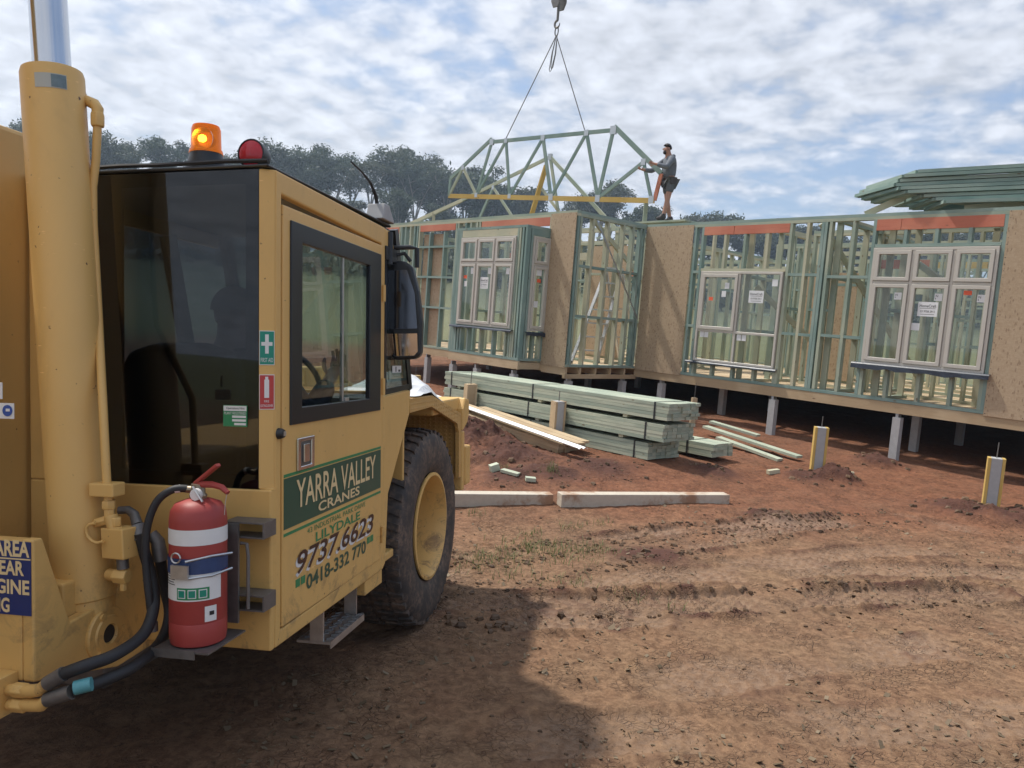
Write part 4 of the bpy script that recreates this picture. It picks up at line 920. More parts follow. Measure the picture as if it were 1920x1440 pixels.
# stack of trusses lying on the right-hand walls
def lying_truss(k):
    z = ZT + 0.10 + 0.056*k; dx = (1.05, 0.8, 0.55, 0.25, 0.1, -0.02, 0.05, 0.15, 0.4)[k]; dv = rng.uniform(-0.05, 0.05)
    lab = ('lowest', 'second lowest', 'third lowest', 'fourth lowest', 'middle', 'fourth highest', 'third highest', 'second highest', 'topmost')[k] + ' green roof truss of the flat stack on the right-hand walls'
    root = empty('stacked_truss', W(-5.72+dx, -11.95+dv, z), (HU, -HV, (0,0,1)), lab, 'truss', 'trusses stacked flat on the walls')
    tip = (0, 0, 0); ap = (0.85-dx*0.35, -0.62, 0); en = (6.0, 1.5, 0); rt = (6.0, 0.25, 0)
    root.matrix_world = root.matrix_world @ Matrix.Rotation(R(rng.uniform(-1.0, 1.0)), 4, 'Z')
    mats = (GB,)
    timber('bottom_chord', root, tip, en, 0.09, 0.045, rng.choice(mats)); timber('rafter', root, tip, ap, 0.09, 0.045, rng.choice(mats)); timber('top_chord', root, ap, rt, 0.09, 0.045, rng.choice(mats))
    for a, b in ((ap, (1.3,0.33,0)), ((1.3,0.33,0),(2.3,-0.36,0)), ((2.3,-0.36,0),(3.2,0.8,0)), ((3.2,.8,0),(4.1,-0.06,0)), ((4.1,-0.06,0),(5.0,1.24,0))): timber('web', root, a, b, 0.07, 0.04, rng.choice(mats))
for k in range(9): lying_truss(k)
for k, (a, b) in enumerate((((-5.35,-11.45,ZT+0.01),(-4.75,-11.75,ZT+0.36)), ((-4.0,-11.42,ZT+0.02),(-3.2,-11.75,ZT+0.09)))):
    A, B = W(*a), W(*b); e = empty('stack_prop', A, None, ('short brace propping the tip of the truss stack', 'short brace propping the middle of the truss stack')[k], 'timber prop'); timber('prop_board', e, (0,0,0), V3(B-A), 0.045, 0.09, GP)

# ------------------------------------------------------------------ step ladder in the house
def ladder():
    L0 = W(-10.04, -10.63, ZB+0.01); root = empty('step_ladder', L0, (HU, -HV, (0,0,1)), 'aluminium A-frame step ladder standing open behind the return wall studs', 'ladder')
    top = 1.83
    fl, fr = Vector((-0.1, -0.24, 0)), Vector((0.1, 0.24, 0)); tl, tr = Vector((0.0, 0.42, top)), Vector((0.12, 0.74, top))
    bl, br = Vector((0.05, 1.0, 0)), Vector((0.2, 1.35, 0))
    for a, b in ((fl, tl), (fr, tr)): timber('rail', root, a, b, 0.03, 0.07, MAT['alu'], up=(1,0,0))
    for a, b in ((bl, tl), (br, tr)): timber('rear_leg', root, a, b, 0.025, 0.04, MAT['alu'], up=(1,0,0))
    for k in range(1, 7):
        t = k/7; timber('tread', root, fl.lerp(tl, t), fr.lerp(tr, t), 0.08, 0.028, MAT['alu'])
    timber('top_cap', root, tl+Vector((0,0,0.02)), tr+Vector((0,0,0.02)), 0.12, 0.04, MAT['alu'])
    for k in (0.3, 0.6): timber('rear_bar', root, bl.lerp(tl, k), br.lerp(tr, k), 0.02, 0.02, MAT['alu'])
    for p in (fl, fr, bl, br): MB().box((p.x-.03, p.y-.03, p.z-.005), (p.x+.03, p.y+.03, p.z+.05)).build('foot', MAT['black'], root)
ladder()

# ------------------------------------------------------------------ strapped timber packs
def pack(label, u, v, zb, length, cols, rows, tilt, mat, bw=0.09, bh=0.042, straps=(0.05, 0.45, 0.93), group='strapped timber packs', yaw=0.0, gluts=True):
    """near end at u (right), running away to the left; v is the front face"""
    root = empty('timber_pack', W(u, v, zb), (HU, -HV, (0,0,1)), label, 'timber pack', group)
    root.matrix_world = root.matrix_world @ Matrix.Rotation(yaw, 4, 'Z') @ Matrix.Rotation(tilt, 4, 'Y')
    for r_ in range(rows):
        for c in range(cols):
            if 0 < c < cols-1 and 0 < r_ < rows-1 and False: continue
            j = rng.uniform(-0.012, 0.02); e = rng.uniform(-0.02, 0.02)
            y = bw*c + bw/2 + rng.uniform(-0.002, 0.002); z = bh*r_ + bh/2 + 0.0005
            timber('board', root, (j, y, z), (-length+e, y, z), bw-0.003, bh-0.0025, mat)
    for s in straps:
        x = -length*(1-s); mb = MB(); t = 0.0035; w_ = 0.012; Wd, Hd = cols*bw, rows*bh
        mb.ring([(-t,-t),(Wd+t,-t),(Wd+t,Hd+t),(-t,Hd+t)], [(0.0005,0.0005),(Wd-.0005,.0005),(Wd-.0005,Hd-.0005),(.0005,Hd-.0005)], (x,0,0), (0,1,0), (0,0,1), (1,0,0), -w_, w_)
        mb.build('strap', MAT['strap'], root)
    if gluts:
        for s in (0.08, 0.5, 0.85): timber('bearer', root, (-length*(1-s), 0.02, -0.02), (-length*(1-s), cols*bw-0.02, -0.02), 0.07, 0.035, MAT['pine_pale'])
    return root
PK = MAT['pine_pack']; VP = -7.5; TL_ = R(-1.0)
pack('green pine pack on top of the strapped stack before the house', -5.62, VP, -1.128, 4.55, 7, 5, TL_, PK, straps=(0.04, 0.47, 0.955))
pack('green pine pack in the middle of the strapped stack', -5.66, VP+0.01, -1.393, 4.5, 7, 5, TL_, PK, straps=(0.04, 0.46, 0.94))
pack('green pine pack at the bottom of the strapped stack', -5.88, VP-0.01, -1.655, 4.3, 7, 5, TL_, PK, straps=(0.04, 0.5, 0.95), gluts=True)
pack('low green pine pack behind the stack, its end showing past it', -5.55, VP-0.9, -1.62, 3.9, 5, 4, TL_, PK, straps=(0.05, 0.9))
pack('pale raw pine pack lying before the green stack under a white sheet strip', -6.78, -6.85, -1.73, 3.2, 4, 4, R(3.6), MAT['pine'], bw=0.10, bh=0.038, straps=(), group='strapped timber packs', yaw=R(2), gluts=False)
# loose boards and sheet
def loose(name, label, cat, px0, px1, z, w, h, mat, roll=0.0, group=None, sink=0.0, zs=(0, 0)):
    a, b = at_z(*px0, z+EYE), at_z(*px1, z+EYE)
    a[2] = gzd(a[0], a[1]) + h/2 - sink + zs[0]; b[2] = gzd(b[0], b[1]) + h/2 - sink + zs[1]
    c = (a+b)/2; e = empty(name, (c[0], c[1], c[2]-h/2), None, label, cat, group); timber('board', e, V3(a-c)+Vector((0,0,h/2)), V3(b-c)+Vector((0,0,h/2)), w, h, mat); return e
def big_beam(label, p0, p1, z, w, h):
    a, b = at_z(*p0, z+EYE), at_z(*p1, z+EYE); d = (b-a); d[2] = 0; d /= np.linalg.norm(d); nrm = np.array([-d[1], d[0], 0])
    a = a+nrm*w/2; b = b+nrm*w/2; za = min(gzd(*a[:2]), gz(*a[:2])+0.02); zb = min(gzd(*b[:2]), gz(*b[:2])+0.02); c = (a+b)/2; c[2] = (za+zb)/2
    e = empty('ground_beam', c, (d, nrm, (0,0,1)), label, 'beam', 'white beams on the soil'); L_ = np.linalg.norm((b-a)[:2])/2
    MB().box((-L_, -w/2, -0.02), (L_, w/2, h)).build('beam_body', MAT['beam_mud'], e, bevel=0.006)
def beam_mud():
    m, N, L, b = new_mat('muddy_white_timber'); tc = N.new('ShaderNodeTexCoord'); v = tc.outputs['Object']
    n = noise_(N, L, v, 3.2, 5, 0.65); n2 = noise_(N, L, v, 14, 4, 0.7)
    c = mix_rgb(N, L, n2, (0.42, 0.365, 0.285), (0.62, 0.56, 0.46)); f = ramp_(N, L, n, 0.50, 0.68); c = mix_rgb(N, L, f, c, (0.34, 0.20, 0.12))
    L.new(c, b.inputs['Base Color']); b.inputs['Roughness'].default_value = 0.75; bump_(N, L, n2, 0.2, 0.004, b); return m
MAT['beam_mud'] = beam_mud()
big_beam('mud-stained white beam half hidden behind the crane wheel', (846, 943), (1037, 944), -1.82, 0.13, 0.112)
big_beam('longer mud-stained white beam lying in the open soil', (1052, 950), (1367, 949), -1.82, 0.13, 0.112)
for k, (p0, p1, w, h, m, lb) in enumerate([((918,893),(933,893),.09,.075,'pine_pack','square pale green offcut standing by the dirt mound'),((940,897),(972,903),.09,.03,'pine_pack','thin pale offcut lying between two blocks by the dirt mound'),((985,907),(1003,908),.09,.04,'pine_pack','small grey green block at the end of the offcuts'),
        ((1438,899),(1458,899),.06,.05,'pine_pale','small square offcut beside the capped stump'),((1567,897),(1600,901),.05,.03,'pine_pale','narrow offcut behind the capped stump')]):
    loose('timber_offcut', lb, 'offcut', p0, p1, -1.8, w, h, MAT[m])
for k, (p0, p1, dz, lb) in enumerate([((1320,828),(1498,868),0.04,'topmost loose green board right of the packs'),((1345,842),(1462,867),0.0,'loose green board under the others right of the packs'),((1330,822),(1420,838),0.07,'loose green board nearest the low pack')]):
    loose('loose_board', lb, 'board', p0, p1, -1.72, 0.14, 0.035, PK, zs=(dz+0.08, dz))
def flashing():
    a = W(-6.3, -6.78, -1.555); b = W(-9.7, -6.95, -1.345); e = empty('metal_flashing', a, None, 'long white folded metal strip lying along the raw pine pack', 'flashing')
    d = V3(b-a); mb = MB(); x, y, z = frame_from(d); ln = d.length
    prof = [(-.09,.0),(-.05,.02),(-.02,.0),(.02,.02),(.05,0),(.09,.02),(.09,.026),(.05,.006),(.02,.026),(-.02,.006),(-.05,.026),(-.09,.006)]
    mb.prism(prof, (0,0,0), y, z, x, 0, ln); mb.build('strip', MAT['white'], e)
flashing()
for k, (du, dv, zz, ll) in enumerate(((-6.55,-7.02,-1.548,2.6), (-6.62,-7.17,-1.543,2.2))):
    A, B = W(du, dv, zz), W(du-ll, dv-0.06, zz+ll*0.062); e = empty('loose_board', A, None, ('raw pine board on the pale pack under the metal strip', 'raw pine board at the back of the pale pack top')[k], 'board'); timber('board', e, (0,0,0), V3(B-A), 0.14, 0.03, MAT['pine'])

# ------------------------------------------------------------------ capped stumps
def free_stump(label, px, py, z, w, h, rod, mat_core, rot=0.0, boards=True, group='stumps standing in the open', xy=None, top=None):
    p = at_z(px, py, z+EYE) if xy is None else np.array([*xy, 0.0]); h = h if top is None else top+EYE-gz(p[0], p[1]); g = gzd(p[0], p[1]); g0 = gz(p[0], p[1])
    to = np.array([-p[0], -p[1], 0]); to /= np.linalg.norm(to); c_, s_ = math.cos(rot), math.sin(rot)
    f = np.array([to[0]*c_-to[1]*s_, to[0]*s_+to[1]*c_, 0]); side = np.array([-f[1], f[0], 0])
    e = empty('stump', (p[0], p[1], g0), (side, -f, (0,0,1)), label, 'stump', group)
    MB().box((-w*0.3, -w*0.42, -0.15), (w*0.3, w*0.42, h)).build('core', mat_core, e, bevel=0.004)
    if boards:
        for k in (-1, 1):
            b = timber('side_board', e, (k*(w*0.3+0.016), 0, -0.12), (k*(w*0.3+0.016), 0, h+0.004*k), w*0.86, 0.03, MAT['pine_yellow'] if xy is None else MAT['pine'], up=(1,0,0))
    MB().tube([(0,0,h-0.02),(0.002,0,h+rod)], 0.006, 6).build('threaded_rod', MAT['dsteel'], e)
free_stump('concrete stump cased in yellow boards with a mound of earth at its foot', 1530, 895, -1.76, 0.17, 0.63, 0.14, MAT['concrete'], 0.15)
free_stump('concrete stump cased in yellow boards beyond the low earth bank', 1855, 963, -1.76, 0.17, 0.61, 0.17, MAT['concrete'], 0.1)
free_stump('grey stump with pale boards standing before the timber packs', 1048, 0, 0, 0.17, 0, 0.14, MAT['concrete'], 0.5, xy=(0.656, 10.39), top=-1.113)
free_stump('weathered timber stump at the far end of the packs', 883, 0, 0, 0.17, 0, 0.20, MAT['pine'], 0.4, xy=(-0.637, 11.856), top=-1.108)
free_stump('pale timber stump seen past the crane mirror', 777, 740, -1.6, 0.17, 0.45, 0.16, MAT['pine'], 0.3)
free_stump('pale timber stump at the near end of the packs', 1297, 800, -1.66, 0.13, 0.45, 0.25, MAT['pine'], 0.3, boards=False)

# white plastic over something on the mudguard
def plastic_sheet():
    p = at_z(845, 752, -1.30+EYE); pass

for k, (dv, lb) in enumerate(((-13.55, 'front walk plank across the wall top under the worker'), (-13.80, 'back walk plank across the wall top under the worker'))):
    A = W(-10.1, dv, 2.2575); e = empty('walk_plank', A, (HU, -HV, (0,0,1)), lb, 'plank'); timber('board', e, (0, 0, 0.02), (-1.7, 0, 0.02), 0.235, 0.038, G)
# ------------------------------------------------------------------ the crane
TF = ray(1243, 679); TF = TF/np.linalg.norm(TF)
TU = np.array([-0.06417918, 0.05898146, 0.99619387]); TU = TU-TF*(TU @ TF); TU /= np.linalg.norm(TU); TR = np.cross(TF, TU)
TO = np.array([-0.77407134, 2.59462175, -1.23944656+EYE])      # lower rear right corner of the cab
def T2W(p): return TO + p[0]*TR + p[1]*TF + p[2]*TU
def tpx(x, y, axis, val):
    n = (TR, TF, TU)[axis]; p = on_plane(x, y, TO+n*val, n)-TO; return Vector((p @ TR, p @ TF, p @ TU))
BASE = T2W((-1.0, 1.0, -0.54))
crane = empty('mobile_crane', BASE, (TR, TF, TU), 'yellow pick-and-carry crane with a lettered cab door, seen from behind', 'crane')
off = Vector((-1.0, 1.0, -0.54))
def cr(mb_or_obj):      # things are modelled in cab-corner coordinates
    o = mb_or_obj; o.location = o.location - off if o.parent is crane else o.location; return o
Yl, Yc, BK, BM = MAT['yellow'], MAT['yellow_clean'], MAT['black'], MAT['blackm']
EX, EY, EZ = (1,0,0), (0,1,0), (0,0,1)
def rect(a, b, c, d): return [(a, b), (c, b), (c, d), (a, d)]
# --- cab shell
mb = MB()
mb.box((-0.98, 0.0, 0.0), (-0.001, 0.03, 0.57))                                           # rear lower panel
mb.prism([(-0.05,0.0),(-0.001,0.03),(-0.03,0.045),(-0.05,0.03)], (0,0,0), EX, EY, EZ, 0.57, 1.69)     # chamfered rear pillar
mb.box((-0.98, 0.0, 0.571), (-0.90, 0.03, 1.69))
mb.ring([(0.031,0.0),(1.10,0.0),(1.10,1.672),(0.031,1.69)], [(0.069,0.055),(1.062,0.066),(1.056,1.585),(0.069,1.612)], (0,0,0), EY, EZ, EX, -0.035, 0.0)   # side frame round the door
mb.prism([(1.102,0.0),(1.135,0.02),(1.17,0.36),(1.49,0.74),(1.505,0.87),(1.102,0.852)], (0,0,0), EY, EZ, EX, -0.03, -0.001)                  # panel before the wheel
mb.prism([(1.102,1.56),(1.24,1.56),(1.20,1.665),(1.102,1.670)], (0,0,0), EY, EZ, EX, -0.03, -0.001)
mb.box((-0.98, 0.031, 0.0), (-0.036, 1.35, 0.04)); mb.box((-0.98, 0.031, 0.041), (-0.95, 1.1, 0.9))                                             # floor, left wall
mb.box((-0.98, 0.031, 1.6), (-0.95, 1.2, 1.69)); mb.box((-0.98, 1.1, 0.041), (-0.95, 1.49, 0.86)); mb.box((-0.949, 1.47, 0.3), (-0.03, 1.495, 0.86))
cr(mb.build('cab_shell', Yl, crane, bevel=0.006))
cr(MB().prism([(-0.99,-0.004),(-0.012,-0.004),(-0.012,1.22),(-0.99,1.26)], (0,0,0), EX, EY, EZ, 1.692, 1.704).build('cab_roof', BM, crane, bevel=0.006))
cr(MB().tube([(-0.80,0.01,1.715),(-0.6,0.02,1.722),(-0.45,0.015,1.718),(-0.2,0.02,1.723),(-0.02,0.012,1.717)], 0.008, 6).build('roof_seal', MAT['rubber'], crane))
# --- rear window
rw = cr(MB().ring(rect(-0.90,0.57,-0.05,1.69), rect(-0.60,0.62,-0.105,1.64), (0,0,0), EX, EZ, EY, 0.012, 0.028).build('rear_window', BM, crane))
MB().box((-0.898, 0.004, 0.572), (-0.052, 0.011, 1.688)).build('pane', MAT['glass_rear'], rw)
st = MB().box((-0.185, 0.0005, 0.79), (-0.093, 0.003, 0.865)).build('registration_sticker', MAT['green'], rw)
MB().box((-0.183, -0.0005, 0.845), (-0.095, 0.0003, 0.863)).build('sticker_band', MAT['white'], st)
for a, b, c, d in ((-0.150,0.821,-0.097,0.829), (-0.150,0.808,-0.097,0.816), (-0.142,0.795,-0.097,0.803)): MB().box((a, -0.0005, b), (c, 0.0003, d)).build('sticker_field', MAT['white'], st)
text_mesh('lettering', st, 'PLANT REGISTERED', (-0.18, 0.0005, 0.8325), EX, EZ, 0.083, 0.009, MAT['white'], lift=0.001)
text_mesh('lettering', st, 'Operations Hire', (-0.172, -0.0005, 0.849), EX, EZ, 0.07, 0.01, MAT['ink'], lift=0.001)
# --- door
door = cr(MB().ring(rect(0.074,0.062,1.056,1.578), rect(0.128,0.792,1.024,1.528), (0,0,0), EY, EZ, EX, -0.03, 0.004).build('door', Yc, crane, bevel=0.004))
wf_ = MB().ring(rect(0.124,0.788,1.028,1.532), rect(0.213,0.850,0.885,1.462), (0,0,0), EY, EZ, EX, -0.012, 0.011).build('window_surround', BM, door, bevel=0.004)
MB().box((-0.004, 0.214, 0.851), (-0.001, 0.66, 1.461)).build('pane', MAT['glass_cab'], door)
MB().box((-0.010, 0.62, 0.851), (-0.007, 0.884, 1.461)).build('sliding_pane', MAT['glass_cab'], door)
MB().box((-0.012, 0.60, 0.852), (0.000, 0.615, 1.46)).build('pane_edge', MAT['alu'], door)
MB().box((-0.004, 0.62, 0.852), (0.006, 0.66, 0.866)).build('pane_catch', MAT['alu'], door)
h_ = MB().ring(rect(0.178,0.612,0.318,0.735), rect(0.205,0.628,0.292,0.72), (0,0,0), EY, EZ, EX, 0.0035, 0.012).build('handle_recess', MAT['chrome'], door, bevel=0.004)
MB().box((0.0041, 0.206, 0.629), (0.006, 0.291, 0.719)).build('recess_back', MAT['dsteel'], h_); MB().box((0.0062, 0.225, 0.64), (0.014, 0.272, 0.71)).build('paddle', MAT['chrome'], h_, bevel=0.003)
for z in (0.18, 0.90, 1.35): MB().tube([(0.012,1.058,z-0.04),(0.012,1.058,z+0.04)], 0.009, 8).build('hinge', Yc, door)
MB().box((0.0035, 0.082, 0.412), (0.0055, 1.046, 0.597)).build('sign_banner', MAT['green_dark'], door)
for z in (0.607, 0.392): MB().box((0.0035, 0.082, z-0.0055), (0.0055, 1.046, z+0.0055)).build('sign_stripe', MAT['green'], door)
DX = 0.0045
text_mesh('lettering', door, 'YARRA VALLEY', (0.0055,0.175,0.472), EY, EZ, 0.80, 0.108, MAT['cream'], bold=0.012)
text_mesh('lettering', door, 'CRANES', (0.0055,0.36,0.424), EY, EZ, 0.42, 0.040, MAT['cream'], bold=0.02)
text_mesh('lettering', door, '43 INDUSTRIAL PARK DRIVE', (0.004,0.268,0.358), EY, EZ, 0.585, 0.021, MAT['green'])
text_mesh('lettering', door, 'LILYDALE', (0.004,0.342,0.310), EY, EZ, 0.45, 0.038, MAT['green'], bold=0.02)
text_mesh('lettering_shadow', door, '9737.6623', (0.004,0.172,0.212), EY, EZ, 0.77, 0.085, MAT['white'], shear=0.2, bold=0.03)
text_mesh('lettering', door, '9737.6623', (0.0052,0.185,0.222), EY, EZ, 0.77, 0.085, MAT['brown'], shear=0.2, bold=0.012, lift=0.002)
text_mesh('lettering', door, '0418-332 770', (0.004,0.262,0.140), EY, EZ, 0.60, 0.060, MAT['green_dark'], bold=0.025)
for y in (0.175, 0.217, 0.878, 0.920): MB().box((0.0035, y, 0.175), (0.0055, y+0.034, 0.205)).build('lettering_mark', MAT['green'], door)
# quarter window, windscreen
q = cr(MB().ring([(1.104,0.856),(1.505,0.874),(1.47,1.2),(1.27,1.556),(1.104,1.556)], [(1.13,0.885),(1.47,0.90),(1.44,1.19),(1.255,1.53),(1.13,1.53)], (0,0,0), EY, EZ, EX, -0.012, 0.0).build('quarter_window', BM, crane))
MB().prism([(1.128,0.883),(1.472,0.898),(1.442,1.192),(1.257,1.532),(1.128,1.532)], (0,0,0), EY, EZ, EX, -0.008, -0.005).build('pane', MAT['glass_qtr'], q)
qs = MB().box((-0.003, 1.22, 0.965), (-0.001, 1.35, 1.0)).build('quarter_sticker', MAT['white'], q)
MB().box((-0.0008, 1.262, 0.969), (-0.0002, 1.275, 0.996)).build('sticker_print', MAT['ink'], qs); MB().box((-0.0008, 1.305, 0.969), (-0.0002, 1.335, 0.98)).build('sticker_print', MAT['ink'], qs)
ws = cr(MB().prism([(1.50,0.876),(1.515,0.876),(1.275,1.69),(1.26,1.69)], (0,0,0), EY, EZ, EX, -0.94, -0.012).build('windscreen', MAT['glass_cab'], crane))
cr(MB().beam((-0.96,1.505,0.87),(-0.96,1.265,1.69),0.05,0.05).build('windscreen_pillar', BM, crane)); cr(MB().beam((-0.02,1.505,0.87),(-0.02,1.265,1.69),0.04,0.05).build('windscreen_pillar', BM, crane))
mb = MB(); mb.box((-0.945,1.12,0.60),(-0.05,1.46,0.845)); cr(mb.build('dashboard', BK, crane, bevel=0.03))
mb = MB(); 
for x in (-0.25,-0.36): mb.lathe([(0.0,0),(0.035,0),(0.035,-0.012),(0.0,-0.012)], (x,1.118,0.73), (0,-1,0), 16)
cr(mb.build('gauge', MAT['dsteel'], crane))
a_ = np.linspace(0, 2*math.pi, 25); cr(MB().tube([(-0.45+0.19*math.cos(t), 0.93-0.10*math.sin(t), 0.92+0.16*math.sin(t)) for t in a_], 0.013, 8, caps=False).build('steering_wheel', BK, crane))
cr(MB().tube([(-0.45,0.93,0.92),(-0.45,1.2,0.76)], 0.02, 8).build('steering_column', BK, crane))
cr(MB().box((-0.949,0.04,0.045),(-0.942,1.11,0.897)).build('cab_lining', BK, crane)); cr(MB().box((-0.941,0.032,0.045),(-0.037,0.038,0.57)).build('cab_lining', BK, crane))
seat = cr(MB().box((-0.69,0.22,0.36),(-0.22,0.72,0.48)).build('driver_seat', MAT['seat'], crane, bevel=0.04, segs=3))
sb = MB().prism([(-0.24,0),(0.24,0),(0.25,0.5),(0.20,0.60),(0.10,0.63),(-0.10,0.63),(-0.20,0.60),(-0.25,0.5)], (-0.455,0.22,0.46), EX, (0,-0.12,0.99), (0,0.99,0.12), -0.05, 0.06).build('seat_back', MAT['seat'], seat, bevel=0.03, segs=3)
cr(MB().box((-0.55,0.28,0.041),(-0.25,0.66,0.359)).build('seat_base', BK, crane))
cr(MB().beam((-0.955,0.78,1.60),(-0.955,0.98,0.90),0.03,0.09).build('cab_brace', BK, crane)); cr(MB().box((-0.966,0.05,0.902),(-0.962,1.42,1.598)).build('left_window', MAT['glass_cab'], crane))
cr(MB().box((-0.948,0.032,1.665),(-0.037,1.25,1.690)).build('headliner', BK, crane))
# --- plates on the pillar
def pillar_plate(name, z0, z1, mat):
    ex = Vector((0.049,0.03,0)).normalized(); n = Vector((ex.y,-ex.x,0)); o = Vector((-0.05,0,0)) + ex*0.003 + n*0.0005
    p = MB(); p.prism(rect(0,0,0.051,z1-z0), o+Vector((0,0,z0)), ex, EZ, n, 0, 0.0015); p = cr(p.build(name, mat, crane)); return p, o+n*0.0015, ex, n
pl, o, ex, n = pillar_plate('first_aid_sign', 1.008, 1.128, MAT['white'])
def on_pl(nm, u0, z0, u1, z1, mat, par, d=0.001): return MB().prism(rect(u0,z0,u1,z1), o, ex, EZ, n, 0.0001, d).build(nm, mat, par)
on_pl('sign_field', .002, 1.0105, .049, 1.1255, MAT['aid_green'], pl, .0006); on_pl('cross', .0195, 1.048, .0315, 1.115, MAT['white'], pl, .0012); on_pl('cross', .007, 1.0755, .044, 1.0885, MAT['white'], pl, .00125)
text_mesh('lettering', pl, 'FIRST AID', o+ex*0.005+Vector((0,0,1.018))+n*0.0006, ex, EZ, 0.041, 0.015, MAT['white'], lift=0.0006)
pl, o, ex, n = pillar_plate('extinguisher_sign', 0.852, 0.975, MAT['white'])
on_pl('sign_field', .002, .8545, .049, .9725, MAT['sign_red'], pl, .0006); on_pl('pictogram', .017, .893, .033, .957, MAT['white'], pl, .0012); on_pl('pictogram', .020, .957, .030, .967, MAT['white'], pl, .0012)
text_mesh('lettering', pl, 'FIRE', o+ex*0.017+Vector((0,0,.877))+n*0.0006, ex, EZ, 0.016, 0.008, MAT['white'], lift=0.0006); text_mesh('lettering', pl, 'EXTINGUISHER', o+ex*0.005+Vector((0,0,.861))+n*0.0006, ex, EZ, 0.041, 0.009, MAT['white'], lift=0.0006)
lk = cr(MB().lathe([(0,0.022),(0.014,0.022),(0.019,0.012),(0.02,0)], (0.0,0.05,0.765), EX, 16).build('key_lock', BK, crane)); MB().box((0.020,0.045,0.757),(0.024,0.062,0.773)).build('lens', MAT['alu'], lk)  # black oval key lock; the small bright piece is its metal core
# --- roof fittings
be = cr(MB().lathe([(0.0,0),(0.078,0),(0.076,0.05),(0.063,0.09),(0.061,0.105),(0.0,0.105)], (-0.412,0.25,1.712), EZ, 28).build('beacon', BK, crane))
dm = MB().lathe([(0.063,0.105),(0.061,0.118),(0.056,0.125),(0.054,0.198),(0.049,0.212),(0.0,0.214)], (-0.412,0.25,1.712), EZ, 32).build('amber_dome', MAT['amber'], be)
MB().ball((-0.405,0.215,1.866), 0.015, 12, 8).build('bulb', MAT['bulb'], be); MB().lathe([(0.0,-0.02),(0.035,-0.005),(0.045,0.025),(0.043,0.025),(0.03,-0.002),(0,-0.015)], (-0.405,0.24,1.866), (0,-1,0), 20).build('reflector', MAT['chrome'], be)
rl = cr(MB().lathe([(0.0,0.08),(0.04,0.07),(0.05,0.03),(0.052,0.0),(0.048,-0.002)], (-0.12,0.07,1.762), EY, 24).build('work_lamp', BK, crane)); MB().lathe([(0.0,-0.012),(0.025,-0.009),(0.046,0.0),(0.0,0.002)], (-0.12,0.07,1.762), EY, 24).build('red_lens', MAT['lens_red'], rl); MB().box((-0.13,0.09,1.712),(-0.11,0.12,1.73)).build('lamp_foot', BK, rl)
cr(MB().prism([(1.07,1.712),(1.24,1.712),(1.16,1.79),(1.10,1.79)], (0,0,0), EY, EZ, EX, -0.09, 0.0).build('roof_lamp', MAT['concrete'], crane, bevel=0.005))
cr(MB().tube([(-0.05,1.12,1.715),(-0.05,1.125,1.78),(-0.05,1.10,1.83),(-0.05,1.03,1.875),(-0.05,0.93,1.90),(-0.05,0.80,1.915)], [0.011,0.011,0.009,0.007,0.005,0.004], 8).build('aerial', BK, crane))
# --- mirror
mo = [(-0.062,1.502),(-0.04,1.53),(0.045,1.532),(0.085,1.505),(0.118,1.38),(0.138,1.22),(0.134,1.06),(0.108,1.035),(0.0,1.028),(-0.022,1.05),(-0.05,1.25),(-0.066,1.42)]
mrot = Matrix.Translation((0.03,1.25,1.28)) @ Matrix.Rotation(R(8), 4, 'Z') @ Matrix.Translation((-0.03,-1.25,-1.28))
mi = MB().prism(mo[::-1], (0,1.25,0), EX, EZ, EY, 0.0, 0.075).build('mirror', BK, crane, bevel=0.022, segs=4); mi.matrix_local = Matrix.Translation(-off) @ mrot
MB().prism([(-0.035,1.48),(0.06,1.485),(0.10,1.37),(0.115,1.19),(-0.02,1.185),(-0.04,1.3)][::-1], (0,1.25,0), EX, EZ, EY, -0.004, 0.004).build('upper_glass', MAT['dark_mirror'] if 'dark_mirror' in MAT else MAT['blackm'], mi)
MB().prism([(-0.012,1.165),(0.118,1.168),(0.118,1.075),(0.10,1.055),(0.01,1.05),(-0.003,1.065)][::-1], (0,1.472,0.022), EX, (0,-0.2,0.98), (0,0.98,0.2), -0.012, -0.004).build('lower_glass', MAT['mirror'], mi)
mb = MB(); mb.tube([(-0.02,1.24,1.60),(0.0,1.24,1.595),(0.07,1.27,1.60),(0.10,1.29,1.595),(0.10,1.29,1.50)], 0.012, 8); mb.tube([(-0.02,1.24,1.50),(0.0,1.26,1.56),(0.04,1.27,1.57),(0.07,1.28,1.53)], 0.010, 8)
mb.box((-0.03,1.10,1.52),(0.006,1.25,1.585)); mb.tube([(0.0,1.16,1.50),(0.0,1.16,1.66)], 0.018, 10); cr(mb.build('mirror_arm', BK, crane))
